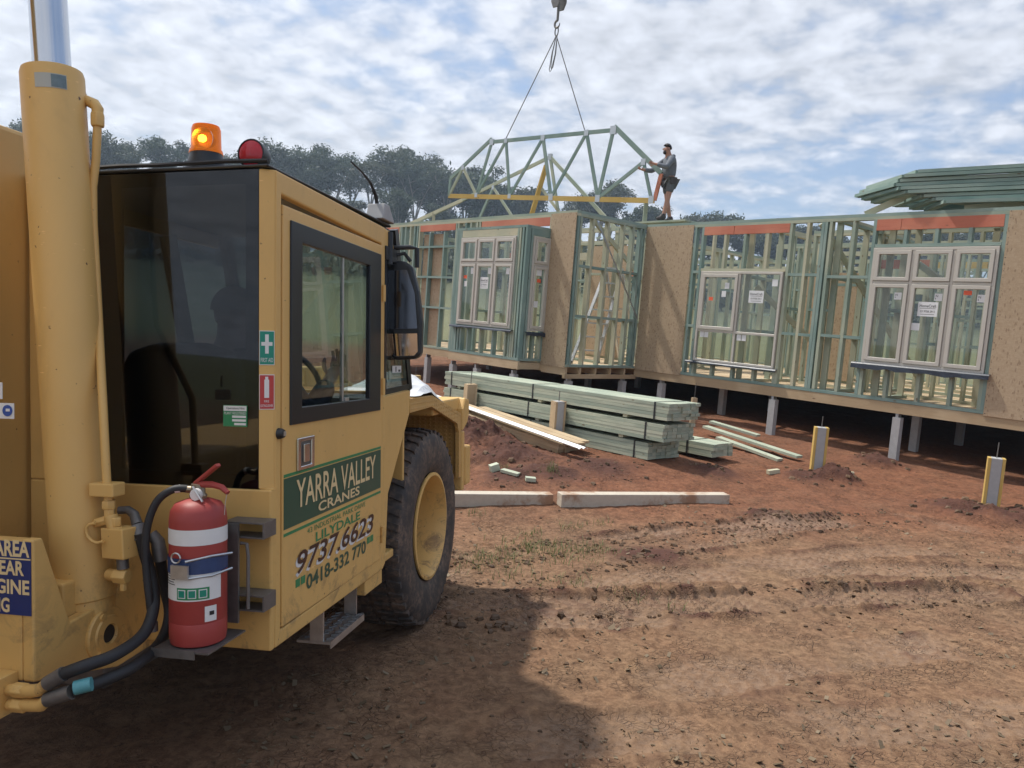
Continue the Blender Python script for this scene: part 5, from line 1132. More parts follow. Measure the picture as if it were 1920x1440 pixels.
# --- wheel
WY, WZ, WR = 1.93, 0.04, 0.58
def tyre():
    mb = MB(); o = (-0.20, WY, WZ); hw = 0.19
    prof = [(0.30,0.155),(0.33,0.185),(0.38,0.20),(0.46,0.205),(0.51,0.198),(0.545,0.185),(0.562,0.165),(0.566,0.10),(0.568,0.0)]
    prof = prof + [(r_, -h) for r_, h in prof[-2::-1]]
    mb.lathe(prof, o, EX, 96)
    n = 44
    for k in range(n):
        for sd in (-1, 1):
            a = 2*math.pi*(k+(0.5 if sd > 0 else 0))/n; t = Vector((0, -math.sin(a), math.cos(a))); r_ = Vector((0, math.cos(a), math.sin(a)))
            c = Vector(o)
            w = 0.026
            for (x0, x1, r0, r1, sh) in ((0.015, 0.105, 0.562, 0.583, 0.02), (0.112, 0.183, 0.548, 0.580, 0.03)):
                vs = []
                for rr in (r0, r1):
                    for (x, dt) in ((x0, -w), (x1, -w+sh), (x1, w+sh), (x0, w)):
                        rad_ = rr - (0.012 if (x == x1 and x1 > 0.15) else 0); vs.append(c + Vector((sd*x, 0, 0)) + r_*rad_ + t*(dt*0.72))
                mb.add(vs, [(0,3,2,1),(4,5,6,7),(0,1,5,4),(1,2,6,5),(2,3,7,6),(3,0,4,7)])
    return mb
wheel = bpy.data.objects.new('wheel', None); COL.objects.link(wheel); wheel.parent = crane; wheel.empty_display_size = 0.1; wheel.location = -off
tyre().build('tyre', MAT['tyre'], wheel)
rim = MB().lathe([(0.298,0.175),(0.318,0.185),(0.318,0.195),(0.300,0.198),(0.292,0.18),(0.278,0.13),(0.270,0.06),(0.262,-0.06),(0.25,-0.12)], (-0.20,WY,WZ), EX, 64).build('rim', Yl, wheel)
MB().lathe([(0.252,-0.118),(0.20,-0.125),(0.16,-0.15),(0.14,-0.13),(0.0,-0.13)], (-0.20,WY,WZ), EX, 48).build('wheel_disc', MAT['dark_panel'], rim)  # disc coloured dark to stand in for shade deep inside the rim
MB().lathe([(0.115,-0.12),(0.11,-0.03),(0.09,0.0),(0.0,0.005)], (-0.20,WY,WZ), EX, 28).build('hub', Yl, rim)
for k in range(10):
    a = 2*math.pi*k/10; MB().lathe([(0.0,0.022),(0.014,0.022),(0.014,0.0)], (-0.325,WY+0.2*math.cos(a),WZ+0.2*math.sin(a)), EX, 6, smooth=False).build('wheel_nut', MAT['dsteel'], rim)
w2 = wheel.copy(); COL.objects.link(w2); w2.location = -off + Vector((-1.95,0,0))
for ch in wheel.children:
    c = ch.copy(); COL.objects.link(c); c.parent = w2
    for g in ch.children:
        d = g.copy(); COL.objects.link(d); d.parent = c
# --- mudguard and front corner
fp = [(1.49,0.80),(1.90,0.80),(2.545,0.655),(2.56,0.24)]
def strip(pts, t): 
    out = [(p[0], p[1]+t if i < 2 else p[1]+t*0.9) for i, p in enumerate(pts)]; out[-1] = (pts[-1][0]+t, pts[-1][1]); out[-2] = (pts[-2][0]+t*0.7, pts[-2][1]+t*0.8); return out
o_ = strip(fp, 0.022)
mud = cr(MB().prism(fp[:1]+[fp[1],fp[2],fp[3]]+o_[::-1], (0,0,0), EY, EZ, EX, -0.62, 0.0).build('mudguard', MAT['checker'], crane))
fl = [(1.49,0.745),(1.89,0.755),(2.47,0.61),(2.505,0.55),(2.515,0.24)]; ot = [(1.49,0.799),(1.90,0.799),(2.542,0.653),(2.558,0.55),(2.558,0.24)]
MB().prism(fl+ot[::-1], (0,0,0), EY, EZ, EX, -0.022, 0.001).build('mudguard_lip', MAT['checker'], mud)
MB().prism([(1.49,0.05),(2.54,0.24),(2.54,0.65),(1.90,0.80),(1.49,0.80)], (0,0,0), EY, EZ, EX, -0.66, -0.63).build('inner_shield', MAT['dark_panel'] if 'dark_panel' in MAT else Yl, mud)
mb = MB(); mb.box((-0.55,2.02,0.69),(-0.03,2.72,0.775)); mb.prism([(2.58,0.55),(2.70,0.60),(2.745,0.66),(2.74,0.76),(2.64,0.775),(2.585,0.70)], (0,0,0), EY, EZ, EX, -0.55, 0.012); mb.box((-0.5,2.58,0.14),(0.008,2.64,0.55)); mb.box((-0.45,2.6405,0.17),(0.02,2.76,0.44)); cr(mb.build('front_corner', Yl, crane, bevel=0.012))
ps = MB(); g = np.random.default_rng(4); n = 16; vs = []
for i in range(n):
    for j in range(n):
        u, v = i/(n-1), j/(n-1); h = 0.15*math.sin(math.pi*u)**0.7*math.sin(math.pi*v)**0.7*(0.7+0.5*u) + 0.035*(fbm(np.array([u*5.]), np.array([v*5.]), 5, 3)[0])
        vs.append((-0.50+0.50*v, 1.58+0.75*u, 0.80-0.14*max(0, u-0.43)*1.4+0.03+max(0, h)))
cr(ps.add(vs, [(i*n+j, (i+1)*n+j, (i+1)*n+j+1, i*n+j+1) for i in range(n-1) for j in range(n-1)], False).build('plastic_cover', MAT['plastic'], crane))
# --- step, sill box, underside
mb = MB(); mb.box((-0.11,0.53,-0.16),(-0.05,0.54,0.0)); mb.box((-0.11,0.885,-0.16),(-0.05,0.895,0.0)); mb.box((-0.17,0.53,-0.172),(-0.02,0.895,-0.161)); mb.box((-0.019,0.53,-0.188),(-0.014,0.895,-0.158))
sp_ = cr(mb.build('step', MAT['alu'], crane))
for y in np.arange(0.56, 0.88, 0.045):
    for x in (-0.15, -0.10, -0.05): MB().beam((x,y,-0.159),(x+0.028,y+0.03,-0.159),0.006,0.006).build('tread_bar', MAT['dsteel'], sp_)
cr(MB().box((-0.5,0.90,-0.075),(-0.012,1.12,-0.001)).build('sill_box', Yl, crane, bevel=0.005))
mb = MB(); mb.box((-1.9,0.1,-0.25),(-0.75,2.75,0.25)); mb.tube([(-1.9,WY,WZ),(-0.2,WY,WZ)], 0.12, 14); mb.box((-0.74,0.3,-0.12),(-0.3,1.2,-0.002)); cr(mb.build('chassis', MAT['dsteel'], crane, bevel=0.01))
# --- mast side, boom, far side bodywork, added shadow box
cr(MB().prism([(-0.55,-0.1),(0.2,-0.1),(0.2,1.5),(0.1,1.86),(-0.12,1.86),(-0.55,1.5)], (0,0,0), EY, EZ, EX, -1.75, -1.0).build('boom_mast', Yl, crane, bevel=0.02))
cr(MB().prism([(1.6,0.3),(3.0,0.3),(3.0,0.8),(2.3,0.98),(1.6,0.98)], (0,0,0), EY, EZ, EX, -1.75, -0.86).build('front_shadow_box', Yl, crane, bevel=0.02))  # unseen box added to shape the crane's shadow on the ground
cr(MB().box((-2.05,-4.6,-0.05),(-1.05,-0.56,0.52)).build('rear_engine_housing', Yl, crane, bevel=0.03))
hp_w = hook_p + np.array([0, 0, 24.0]); hp = Vector((float((hp_w-TO) @ TR), float((hp_w-TO) @ TF), float((hp_w-TO) @ TU)))
b0 = Vector((-1.78,-0.95,2.35)); bd = (hp-b0); bl = bd.length; bd.normalize()
mb = MB(); 
for t0, t1, w_, h__ in ((0,0.45,0.46,0.56),(0.44,0.72,0.38,0.46),(0.71,1.0,0.30,0.36)): mb.beam(b0+bd*bl*t0, b0+bd*bl*t1, w_, h__)
cr(mb.build('boom', Yl, crane, bevel=0.02)); cr(MB().prism([(-1.45,0.85),(-0.7,0.85),(-0.72,2.2),(-0.85,2.62),(-1.1,2.62),(-1.3,2.2)], (0,0,0), EY, EZ, EX, -2.05, -1.5).build('boom_pivot', Yl, crane, bevel=0.02)); cr(MB().lathe([(0.0,-0.05),(0.2,-0.05),(0.17,0),(0.2,0.05),(0,0.05)], hp+Vector((0,0,0.05)), EX, 20).build('boom_head_sheave', MAT['dsteel'], crane))
# --- lift cylinder
ct = tpx(98, 135, 1, -0.2); cbm = tpx(162, 1150, 1, -0.2); ca = (ct-cbm); cl = ca.length; ca.normalize(); CRD = 0.096
cyl = cr(MB().lathe([(0.0,0.0),(0.075,0.0),(CRD-0.006,0.012),(CRD-0.006,0.055),(CRD,0.06),(CRD,cl-0.015),(CRD-0.004,cl),(0.062,cl+0.003),(0.0,cl+0.003)], cbm, ca, 56).build('lift_cylinder', Yl, crane))
MB().tube([ct-ca*0.05, ct+ca*2.2], 0.058, 36).build('rod', MAT['chrome'], cyl)
def cyl_pt(px_, py_): return tpx(px_, py_, 1, -0.2-CRD-0.002)
# warning sticker wrapped on the barrel
def wrap(nm, a0, a1, h0, h1, mat, par, lift=0.001):
    x, y, z = frame_from(ca); vs = []; n_ = 10; tocam = Vector((1.335,-2.453,1.034))-ct; tocam = (tocam-ca*tocam.dot(ca)).normalized(); sd = ca.cross(tocam)
    for i in range(n_+1):
        a = a0+(a1-a0)*i/n_
        for h in (h0, h1): vs.append(cbm + ca*h + (tocam*math.cos(a) + sd*math.sin(a))*(CRD+lift))
    return MB().add(vs, [(2*i, 2*i+2, 2*i+3, 2*i+1) for i in range(n_)], True).build(nm, mat, par)
s_ = wrap('warning_sticker', -0.55, 0.42, cl-0.085, cl-0.038, MAT['sticker_grey'] if 'sticker_grey' in MAT else MAT['steel'], cyl)
wrap('sticker_panel', -0.05, 0.40, cl-0.082, cl-0.041, MAT['sticker_blue'] if 'sticker_blue' in MAT else MAT['navy'], cyl, 0.0018)
# feed pipe with elbow
p0 = ct + Vector((0.066,0.05,-0.072)); e1 = tpx(178, 192, 1, -0.15); e2 = tpx(183, 210, 1, -0.15)
mb = MB(); mb.tube([p0-Vector((0.03,0.01,0)), p0+Vector((0.015,0.005,0))], 0.021, 14); mb.tube([p0, tpx(178,196,1,-0.15), tpx(183,204,1,-0.15), tpx(183,228,1,-0.15)], [0.016,0.019,0.019,0.016], 14); mb.lathe([(0.0,0),(0.021,0),(0.023,0.008),(0.023,0.04),(0.021,0.048),(0,0.048)], tpx(183,238,1,-0.15), EZ, 6, smooth=False)
cr(mb.build('pipe_elbow', Yl, crane, bevel=0.003))
cr(MB().tube([tpx(x, y, 1, -0.15 if y < 700 else -0.24) for x, y in ((183,230),(180,300),(174,350),(175,420),(185,600),(193,760),(201,920))], 0.0135, 14).build('feed_pipe', Yl, crane))
def oct_nut(mb, c, axis, r_, h): r_ *= 0.85; mb.lathe([(0.0,-h/2),(r_*0.93,-h/2),(r_,-h/2+0.004),(r_,h/2-0.004),(r_*0.93,h/2),(0,h/2)], c, axis, 6, smooth=False)
yv = -0.24
mb = MB(); c = tpx(201, 917, 1, yv); mb.box(c+Vector((-0.045,-0.03,-0.022)), c+Vector((0.045,0.03,0.022))); cr(mb.build('pipe_clamp', Yl, crane, bevel=0.004))
mb = MB()
for px_, py_, r_, h in ((203,935,0.017,0.03),(204,946,0.026,0.03),(205,962,0.020,0.03)): oct_nut(mb, tpx(px_, py_, 1, yv), EZ, r_, h)
mb.tube([tpx(207,966,1,yv), tpx(212,985,1,yv), tpx(219,1003,1,yv)], [0.022,0.02,0.016], 12); oct_nut(mb, tpx(217,978,1,yv), EZ, 0.022, 0.03); oct_nut(mb, tpx(221,995,1,yv), EZ, 0.020, 0.028)
oct_nut(mb, tpx(192,977,1,yv), (-0.95,0,-0.3), 0.019, 0.05); oct_nut(mb, tpx(178,981,1,yv), (-0.95,0,-0.3), 0.011, 0.03)
oct_nut(mb, tpx(203,1011,1,yv), (-0.95,0,-0.25), 0.012, 0.035); oct_nut(mb, tpx(194,1015,1,yv), (-0.95,0,-0.25), 0.008, 0.02)
cr(mb.build('hydraulic_fitting', Yl, crane, bevel=0.002))
c = tpx(227, 1016, 1, yv+0.01); vb = MB(); vb.box(c+Vector((-0.052,-0.035,-0.05)), c+Vector((0.052,0.035,0.05))); vb = cr(vb.build('valve_block', Yl, crane, bevel=0.004)); vb.rotation_euler = (0, R(-3), R(-14))
M_ = Matrix.Translation(c-off) @ Matrix.Rotation(R(-14), 4, 'Z') @ Matrix.Rotation(R(-3), 4, 'Y') @ Matrix.Translation(-c); vb.matrix_local = M_
cr(MB().tube([tpx(x, y, 1, yv-0.03) for x, y in ((178,981),(168,983),(163,988),(162,996),(165,1006),(172,1014),(182,1018),(194,1015))], 0.005, 8).build('pilot_line', Yl, crane))
mb = MB(); mb.tube([tpx(205,1077,1,yv+0.02), tpx(222,1079,1,yv)], 0.02, 12); oct_nut(mb, tpx(228,1080,1,yv), EX, 0.03, 0.05); oct_nut(mb, tpx(232,1099,1,yv), EZ, 0.014, 0.03); oct_nut(mb, tpx(231,1062,1,yv), EZ, 0.018, 0.02); cr(mb.build('hydraulic_fitting', Yl, crane, bevel=0.002))
cr(MB().tube([tpx(229,1040,1,yv), tpx(231,1066,1,yv)], 0.019, 12).build('hose_end', MAT['dsteel'], crane))
# --- side plate with the cylinder pin
XS = tpx(62, 1015, 1, -0.5).x
zt0, zb0 = tpx(62,1012,1,-0.5).z, tpx(65,1280,1,-0.5).z
def sp2(x, y): v_ = tpx(x, y, 0, XS); return (v_.y, v_.z)
poly = [(-0.5, zb0), sp2(150,1262), sp2(222,1250), sp2(300,1200), sp2(300,1050), sp2(262,1000), sp2(215,1120), sp2(132,1166), sp2(80,1008), (-0.5, zt0)]
mb = MB(); mb.prism(poly, (0,0,0), EY, EZ, EX, XS-0.04, XS); cr(mb.build('cylinder_bracket', Yl, crane, bevel=0.006))
cr(MB().box((XS-0.8,-0.5,zb0), (XS-0.041,-0.46,zt0-0.004)).build('rear_plate', Yl, crane, bevel=0.006))
mb = MB(); mb.box((XS-0.18,-0.34,0.12),(XS-0.042,-0.06,0.30)); cr(mb.build('trunnion_block', Yl, crane, bevel=0.008))
pc = Vector((XS, *sp2(197,1187)))
boss = cr(MB().lathe([(0.0,0.012),(0.03,0.012),(0.034,0.022),(0.06,0.02),(0.064,0.014),(0.086,0.013),(0.09,0.008),(0.09,0.0)], pc, EX, 40).build('pin_boss', Yl, crane))
for k in range(3):
    a = 2.0+2.094*k; MB().lathe([(0.0,0.022),(0.012,0.022),(0.012,0.012)], pc+Vector((0,0.07*math.cos(a),0.07*math.sin(a))), EX, 12).build('bolt', Yl, boss)
MB().lathe([(0.0,0.0125),(0.03,0.0135),(0.03,0.012)], pc, EX, 20).build('pin_hole', MAT['rubber'], boss)
sg = cr(MB().box((XS-0.34,-0.5035,tpx(60,1155,1,-0.5).z), (XS-0.006,-0.501,zt0-0.008)).build('warning_sign', MAT['navy'], crane))
sx0, sx1 = XS-0.335, XS-0.012
zA = tpx(60,1155,1,-0.5).z
lines = [('AREA', 0.150, 0.178), ('CLEAR', 0.225, 0.205), ('ENGINE', 0.260, 0.178), ('RUNNING', 0.315, 0.12)]
for tx, right, top, wdt, hh in (('AREA', tpx(57,0+1012,1,-.5).x, tpx(57,1014,1,-.5).z, 0.125, 0.05), ('CLEAR', tpx(47,1052,1,-.5).x, tpx(47,1052,1,-.5).z, 0.145, 0.045), ('ENGINE', tpx(57,1085,1,-.5).x, tpx(57,1088,1,-.5).z, 0.185, 0.045), ('RUNNING', tpx(20,1120,1,-.5).x, tpx(20,1120,1,-.5).z, 0.20, 0.045)):
    text_mesh('lettering', sg, tx, (right-wdt, -0.5035, top-hh), EX, EZ, wdt, hh, MAT['cream'], bold=0.03, lift=0.001)
MB().box((XS-0.34,-0.5042,tpx(57,1048,1,-.5).z-0.004), (XS-0.006,-0.5036,tpx(57,1048,1,-.5).z)).build('sign_rule', MAT['cream'], sg)
# --- stickers on the mast
for nm, x0, y0, x1, y1, mat in (('safety_sticker',0,717,5,748,'white'),('safety_sticker',-14,756,27,784,'white')):
    a, b = tpx(x0, y1, 1, -0.56), tpx(x1, y0, 1, -0.56); s_ = cr(MB().box((a.x,-0.5625,a.z),(b.x,-0.5605,b.z)).build(nm, MAT[mat], crane))
    if x1 > 10: cc_ = tpx(14,770,1,-0.5635); MB().lathe([(0.0,0.001),(0.0165,0.001),(0.0165,0)], cc_, (0,-1,0), 20).build('pictogram', MAT['blue'], s_); MB().box((cc_.x-0.004,-0.5655,cc_.z-0.002),(cc_.x+0.009,-0.5648,cc_.z+0.006)).build('pictogram', MAT['white'], s_)
# --- hoses
def hose(nm, pts, r_, mat=None):
    P_ = [V3(p) for p in pts]; out = []
    for i in range(len(P_)-1):
        a, b, c, d = P_[max(i-1,0)], P_[i], P_[i+1], P_[min(i+2, len(P_)-1)]
        for k in range(6):
            t = k/6; out.append(0.5*((2*b)+(c-a)*t+(2*a-5*b+4*c-d)*t*t+(3*b-a-3*c+d)*t**3))
    out.append(P_[-1]); return cr(MB().tube(out, r_, 12).build(nm, mat or MAT['rubber'], crane))
def q3(x, y, yy): return tpx(x, y, 1, yy)
hose('hydraulic_hose', [q3(262,1000,-.22), q3(272,1040,-.21), q3(286,1090,-.22), q3(288,1140,-.26), q3(268,1190,-.34), q3(215,1228,-.46), q3(160,1248,-.54), q3(120,1263,-.56)], 0.0185)
hose('hydraulic_hose', [q3(300,1040,-.16), q3(306,1090,-.14), q3(318,1150,-.13), q3(300,1205,-.22), q3(250,1250,-.40), q3(190,1277,-.50), q3(135,1297,-.56)], 0.0185)
mb = MB(); mb.tube([q3(120,1263,-.56), q3(88,1282,-.565)], 0.0215, 12); mb.tube([q3(135,1297,-.56), q3(88,1312,-.565)], 0.0215, 12); cr(mb.build('hose_ferrule', MAT['dsteel'], crane))
mb = MB(); mb.tube([q3(88,1282,-.565), q3(76,1293,-.565), q3(60,1296,-.56), q3(10,1292,-.53)], [0.017,0.019,0.019,0.016], 12); oct_nut(mb, q3(38,1294,-.55), EX, 0.026, 0.045); mb.tube([q3(88,1312,-.565), q3(78,1322,-.565), q3(60,1322,-.56), q3(10,1320,-.53)], [0.017,0.019,0.019,0.016], 12); oct_nut(mb, q3(38,1322,-.55), EX, 0.026, 0.045)
c = q3(-5,1302,-.54); mb.box(c+Vector((-0.06,-0.03,-0.06)), c+Vector((0.035,0.04,0.06))); cr(mb.build('hose_coupling', Yl, crane, bevel=0.003))
cr(MB().tube([q3(140,1290,-.565), q3(172,1282,-.545)], 0.0205, 12).build('hose_tape', MAT['tape'] if 'tape' in MAT else MAT['aid_green'], crane))
mb = MB(); mb.tube([q3(222,957,-.18), q3(240,956,-.17), q3(252,965,-.18), q3(258,985,-.20)], [0.013,0.014,0.016,0.018], 10); mb.tube([q3(258,985,-.2), q3(265,1012,-.21)], 0.026, 12); mb.tube([q3(284,1000,-.17), q3(296,1015,-.165), q3(301,1050,-.16)], [0.018,0.022,0.026], 12); cr(mb.build('hose_ferrule', MAT['dsteel'], crane))
# --- extinguisher bracket
EXY = -0.2
ec = tpx(370, 1198, 1, EXY); er = (tpx(428,1060,1,EXY)-tpx(317,1060,1,EXY)).x/2*0.83; ex_x = tpx(372,1060,1,EXY).x
ez0, ez1 = tpx(368,1196,1,EXY).z, tpx(372,932,1,EXY).z
mb = MB(); mb.box((ex_x+0.02,-0.095,ez0+0.02),(ex_x+0.08,-0.085,ez0+0.36)); 
for z in (ez0+0.34, ez0+0.09): mb.box((ex_x+0.02,-0.085,z-0.03),(ex_x+0.17,-0.001,z-0.025)); mb.box((ex_x+0.165,-0.085,z-0.025),(ex_x+0.17,-0.001,z+0.02)); mb.box((ex_x+0.02,-0.085,z+0.02),(ex_x+0.17,-0.001,z+0.025))
mb.box((ex_x-er-0.01,EXY-er-0.01,ez0-0.012),(ex_x+er+0.01,-0.08,ez0-0.006)); mb.box((ex_x-er-0.01,EXY-er-0.014,ez0-0.030),(ex_x+er*0.6,EXY-er-0.0105,ez0-0.002))
mb.tube([(ex_x+er+0.01,-0.11,ez0+0.30),(ex_x+er+0.035,-0.115,ez0+0.30),(ex_x+er+0.04,-0.115,ez0+0.26),(ex_x+er+0.04,-0.115,ez0+0.08)], 0.006, 8)
brk = cr(mb.build('extinguisher_bracket', MAT['dsteel'], crane))
a0 = np.linspace(-math.pi*0.95, 0.12*math.pi, 24); hb = ez0+0.235
MB().add([(ex_x+(er+0.003)*math.cos(a), EXY+(er+0.003)*math.sin(a), hb+dz) for a in a0 for dz in (0, 0.05)], [(2*i,2*i+2,2*i+3,2*i+1) for i in range(23)], True).build('bracket_strap', MAT['strap_blue'] if 'strap_blue' in MAT else MAT['navy'], brk)
mb = MB(); mb.box((ex_x-0.03,EXY-er-0.014,hb-0.012),(ex_x+0.03,EXY-er-0.006,hb+0.032)); mb.tube([(ex_x+0.02,EXY-er-0.012,hb+0.045),(ex_x+er*0.9,EXY-er*0.55,hb+0.055),(ex_x+er+0.02,EXY+0.02,hb+0.05)], 0.004, 6); mb.tube([(ex_x+0.02,EXY-er-0.012,hb-0.01),(ex_x+er*0.9,EXY-er*0.55,hb-0.008),(ex_x+er+0.02,EXY+0.02,hb)], 0.004, 6)
mb.tube([(ex_x-0.012+0.016*math.cos(a),EXY-er-0.012,hb+0.055+0.016*math.sin(a)) for a in np.linspace(0,6,12)], 0.003, 6); mb.build('bracket_clasp', MAT['alu'], brk)

# ------------------------------------------------------------------ fire extinguisher (held by the bracket)
fe = empty('fire_extinguisher', T2W((ex_x, EXY, ez0-0.006)), (TR, TF, TU), 'scuffed red fire extinguisher with white band strapped to the crane cab', 'fire extinguisher')
H = ez1-ez0
tank = MB().lathe([(0.0,0.004),(er*0.86,0.0),(er*0.96,0.006),(er,0.03),(er,0.075),(er*0.985,0.078),(er,0.082),(er,H-0.065),(er*0.96,H-0.035),(er*0.8,H-0.012),(er*0.45,H),(0.022,H+0.004),(0.0,H+0.004)], (0,0,0), EZ, 48).build('tank', MAT['ext_red'], fe)
def band(nm, z0, z1, mat, a0=0, a1=2*math.pi, par=None, lift=0.0012):
    n_ = 40; return MB().add([((er+lift)*math.cos(a), (er+lift)*math.sin(a), z) for a in np.linspace(a0, a1, n_+1) for z in (z0, z1)], [(2*i,2*i+2,2*i+3,2*i+1) for i in range(n_)], True).build(nm, mat, par or fe)
band('white_band', H-0.135, H-0.085, MAT['white'])
lb = band('instruction_label', 0.155, 0.245, MAT['white'], -2.75, -0.15); band('label_panel', 0.160, 0.198, MAT['green'], -1.75, -0.62, lb, 0.0022)
for k in range(3): band('label_square', 0.165, 0.193, MAT['white'], -1.70+0.36*k, -1.70+0.36*k+0.28, lb, 0.0030); band('label_picture', 0.168, 0.190, MAT['aid_green'], -1.67+0.36*k, -1.67+0.36*k+0.22, lb, 0.0038)
for k in range(5): band('label_print', 0.205+0.008*k, 0.2075+0.008*k, MAT['ink'], -2.5, -1.85-0.05*(k % 2), lb, 0.0022)
tg = band('service_tag', 0.085, 0.135, MAT['white'], -0.78, -0.35); band('label_print', 0.105, 0.118, MAT['ink'], -0.62, -0.45, tg, 0.0022)
mb = MB(); mb.lathe([(0.0,H),(0.026,H),(0.028,H+0.012),(0.022,H+0.02),(0.022,H+0.05),(0.0,H+0.052)], (0,0,0), EZ, 20); mb.tube([(0,0,H+0.03),(-0.045,0,H+0.03)], 0.012, 10); mb.build('valve', MAT['brass'], fe)
MB().lathe([(0.0,0.012),(0.019,0.012),(0.02,0.0)], (0.012,-0.024,H+0.02), (0,-1,0), 18).build('gauge', MAT['white'], fe)
mb = MB(); mb.beam((-0.01,0,H+0.05),(0.085,-0.02,H+0.118),0.02,0.012); mb.build('lever', MAT['ext_red'], fe, bevel=0.003)
mb = MB(); mb.tube([(-0.005,0,H+0.048),(0.06,-0.015,H+0.052),(0.10,-0.025,H+0.047),(0.125,-0.03,H+0.03)], [0.011,0.011,0.010,0.008], 8); mb.build('carry_handle', MAT['ext_red'], fe)
MB().tube([(0.122,-0.03,H+0.03),(0.118,-0.034,H-0.0),(0.116,-0.035,H-0.04)], 0.0012, 5).build('safety_wire', MAT['alu'], fe)
MB().tube([(0.0,-0.03,H+0.045),(0.045,-0.045,H+0.0)], 0.004, 6).build('safety_pin', MAT['alu'], fe)
pts = [(-0.04,0,H+0.032),(-0.08,-0.02,H+0.03),(-0.125,-0.04,H-0.01),(-0.15,-0.055,H-0.10),(-0.148,-0.06,H-0.22),(-0.132,-0.065,H-0.33),(-0.124,-0.06,0.06)]
P_ = [V3(p) for p in pts]; out = []
for i in range(len(P_)-1):
    a, b, c, d = P_[max(i-1,0)], P_[i], P_[i+1], P_[min(i+2, len(P_)-1)]
    for k in range(6): t = k/6; out.append(0.5*((2*b)+(c-a)*t+(2*a-5*b+4*c-d)*t*t+(3*b-a-3*c+d)*t**3))
out.append(P_[-1]); MB().tube(out, 0.0125, 12).build('discharge_hose', MAT['rubber'], fe)
MB().tube([(-0.06,-0.008,H+0.033),(-0.075,-0.016,H+0.031)], 0.0135, 12).build('hose_collar', MAT['white'], fe); MB().tube([(-0.124,-0.06,0.07),(-0.123,-0.06,0.04)], 0.015, 12).build('nozzle', MAT['dsteel'], fe)
# ------------------------------------------------------------------ people
def skin_mesh(name, joints, bones, mat, parent, sub=2, root=0):
    """joints: list of (pos, radius); one continuous surface grown round the bones"""
    me = bpy.data.meshes.new(name); me.from_pydata([tuple(j[0]) for j in joints], bones, []); me.update()
    o = bpy.data.objects.new(name, me); COL.objects.link(o)
    sk = o.modifiers.new('skin', 'SKIN'); sk.use_smooth_shade = True
    if not me.skin_vertices: 
        bm = bmesh.new(); bm.from_mesh(me); bm.verts.layers.skin.verify(); bm.to_mesh(me); bm.free()
    for i, j in enumerate(joints):
        r_ = j[1]; r_ = r_ if isinstance(r_, tuple) else (r_, r_)
        me.skin_vertices[0].data[i].radius = r_; me.skin_vertices[0].data[i].use_root = (i == root)
    s = o.modifiers.new('sub', 'SUBSURF'); s.levels = sub; s.render_levels = sub
    dg = bpy.context.evaluated_depsgraph_get(); nm = bpy.data.meshes.new_from_object(o.evaluated_get(dg))
    bpy.data.objects.remove(o); nm.materials.clear(); nm.materials.append(mat); nm.name = name
    nm.polygons.foreach_set('use_smooth', np.ones(len(nm.polygons), bool))
    ob = bpy.data.objects.new(name, nm); COL.objects.link(ob); ob.parent = parent; return ob
def hand(side, wrist, direction, palm_n, parent, mat, curl=0.5, s=1.0):
    """five separate fingers rooted in a palm, as one joint list to merge with a body"""
    pass
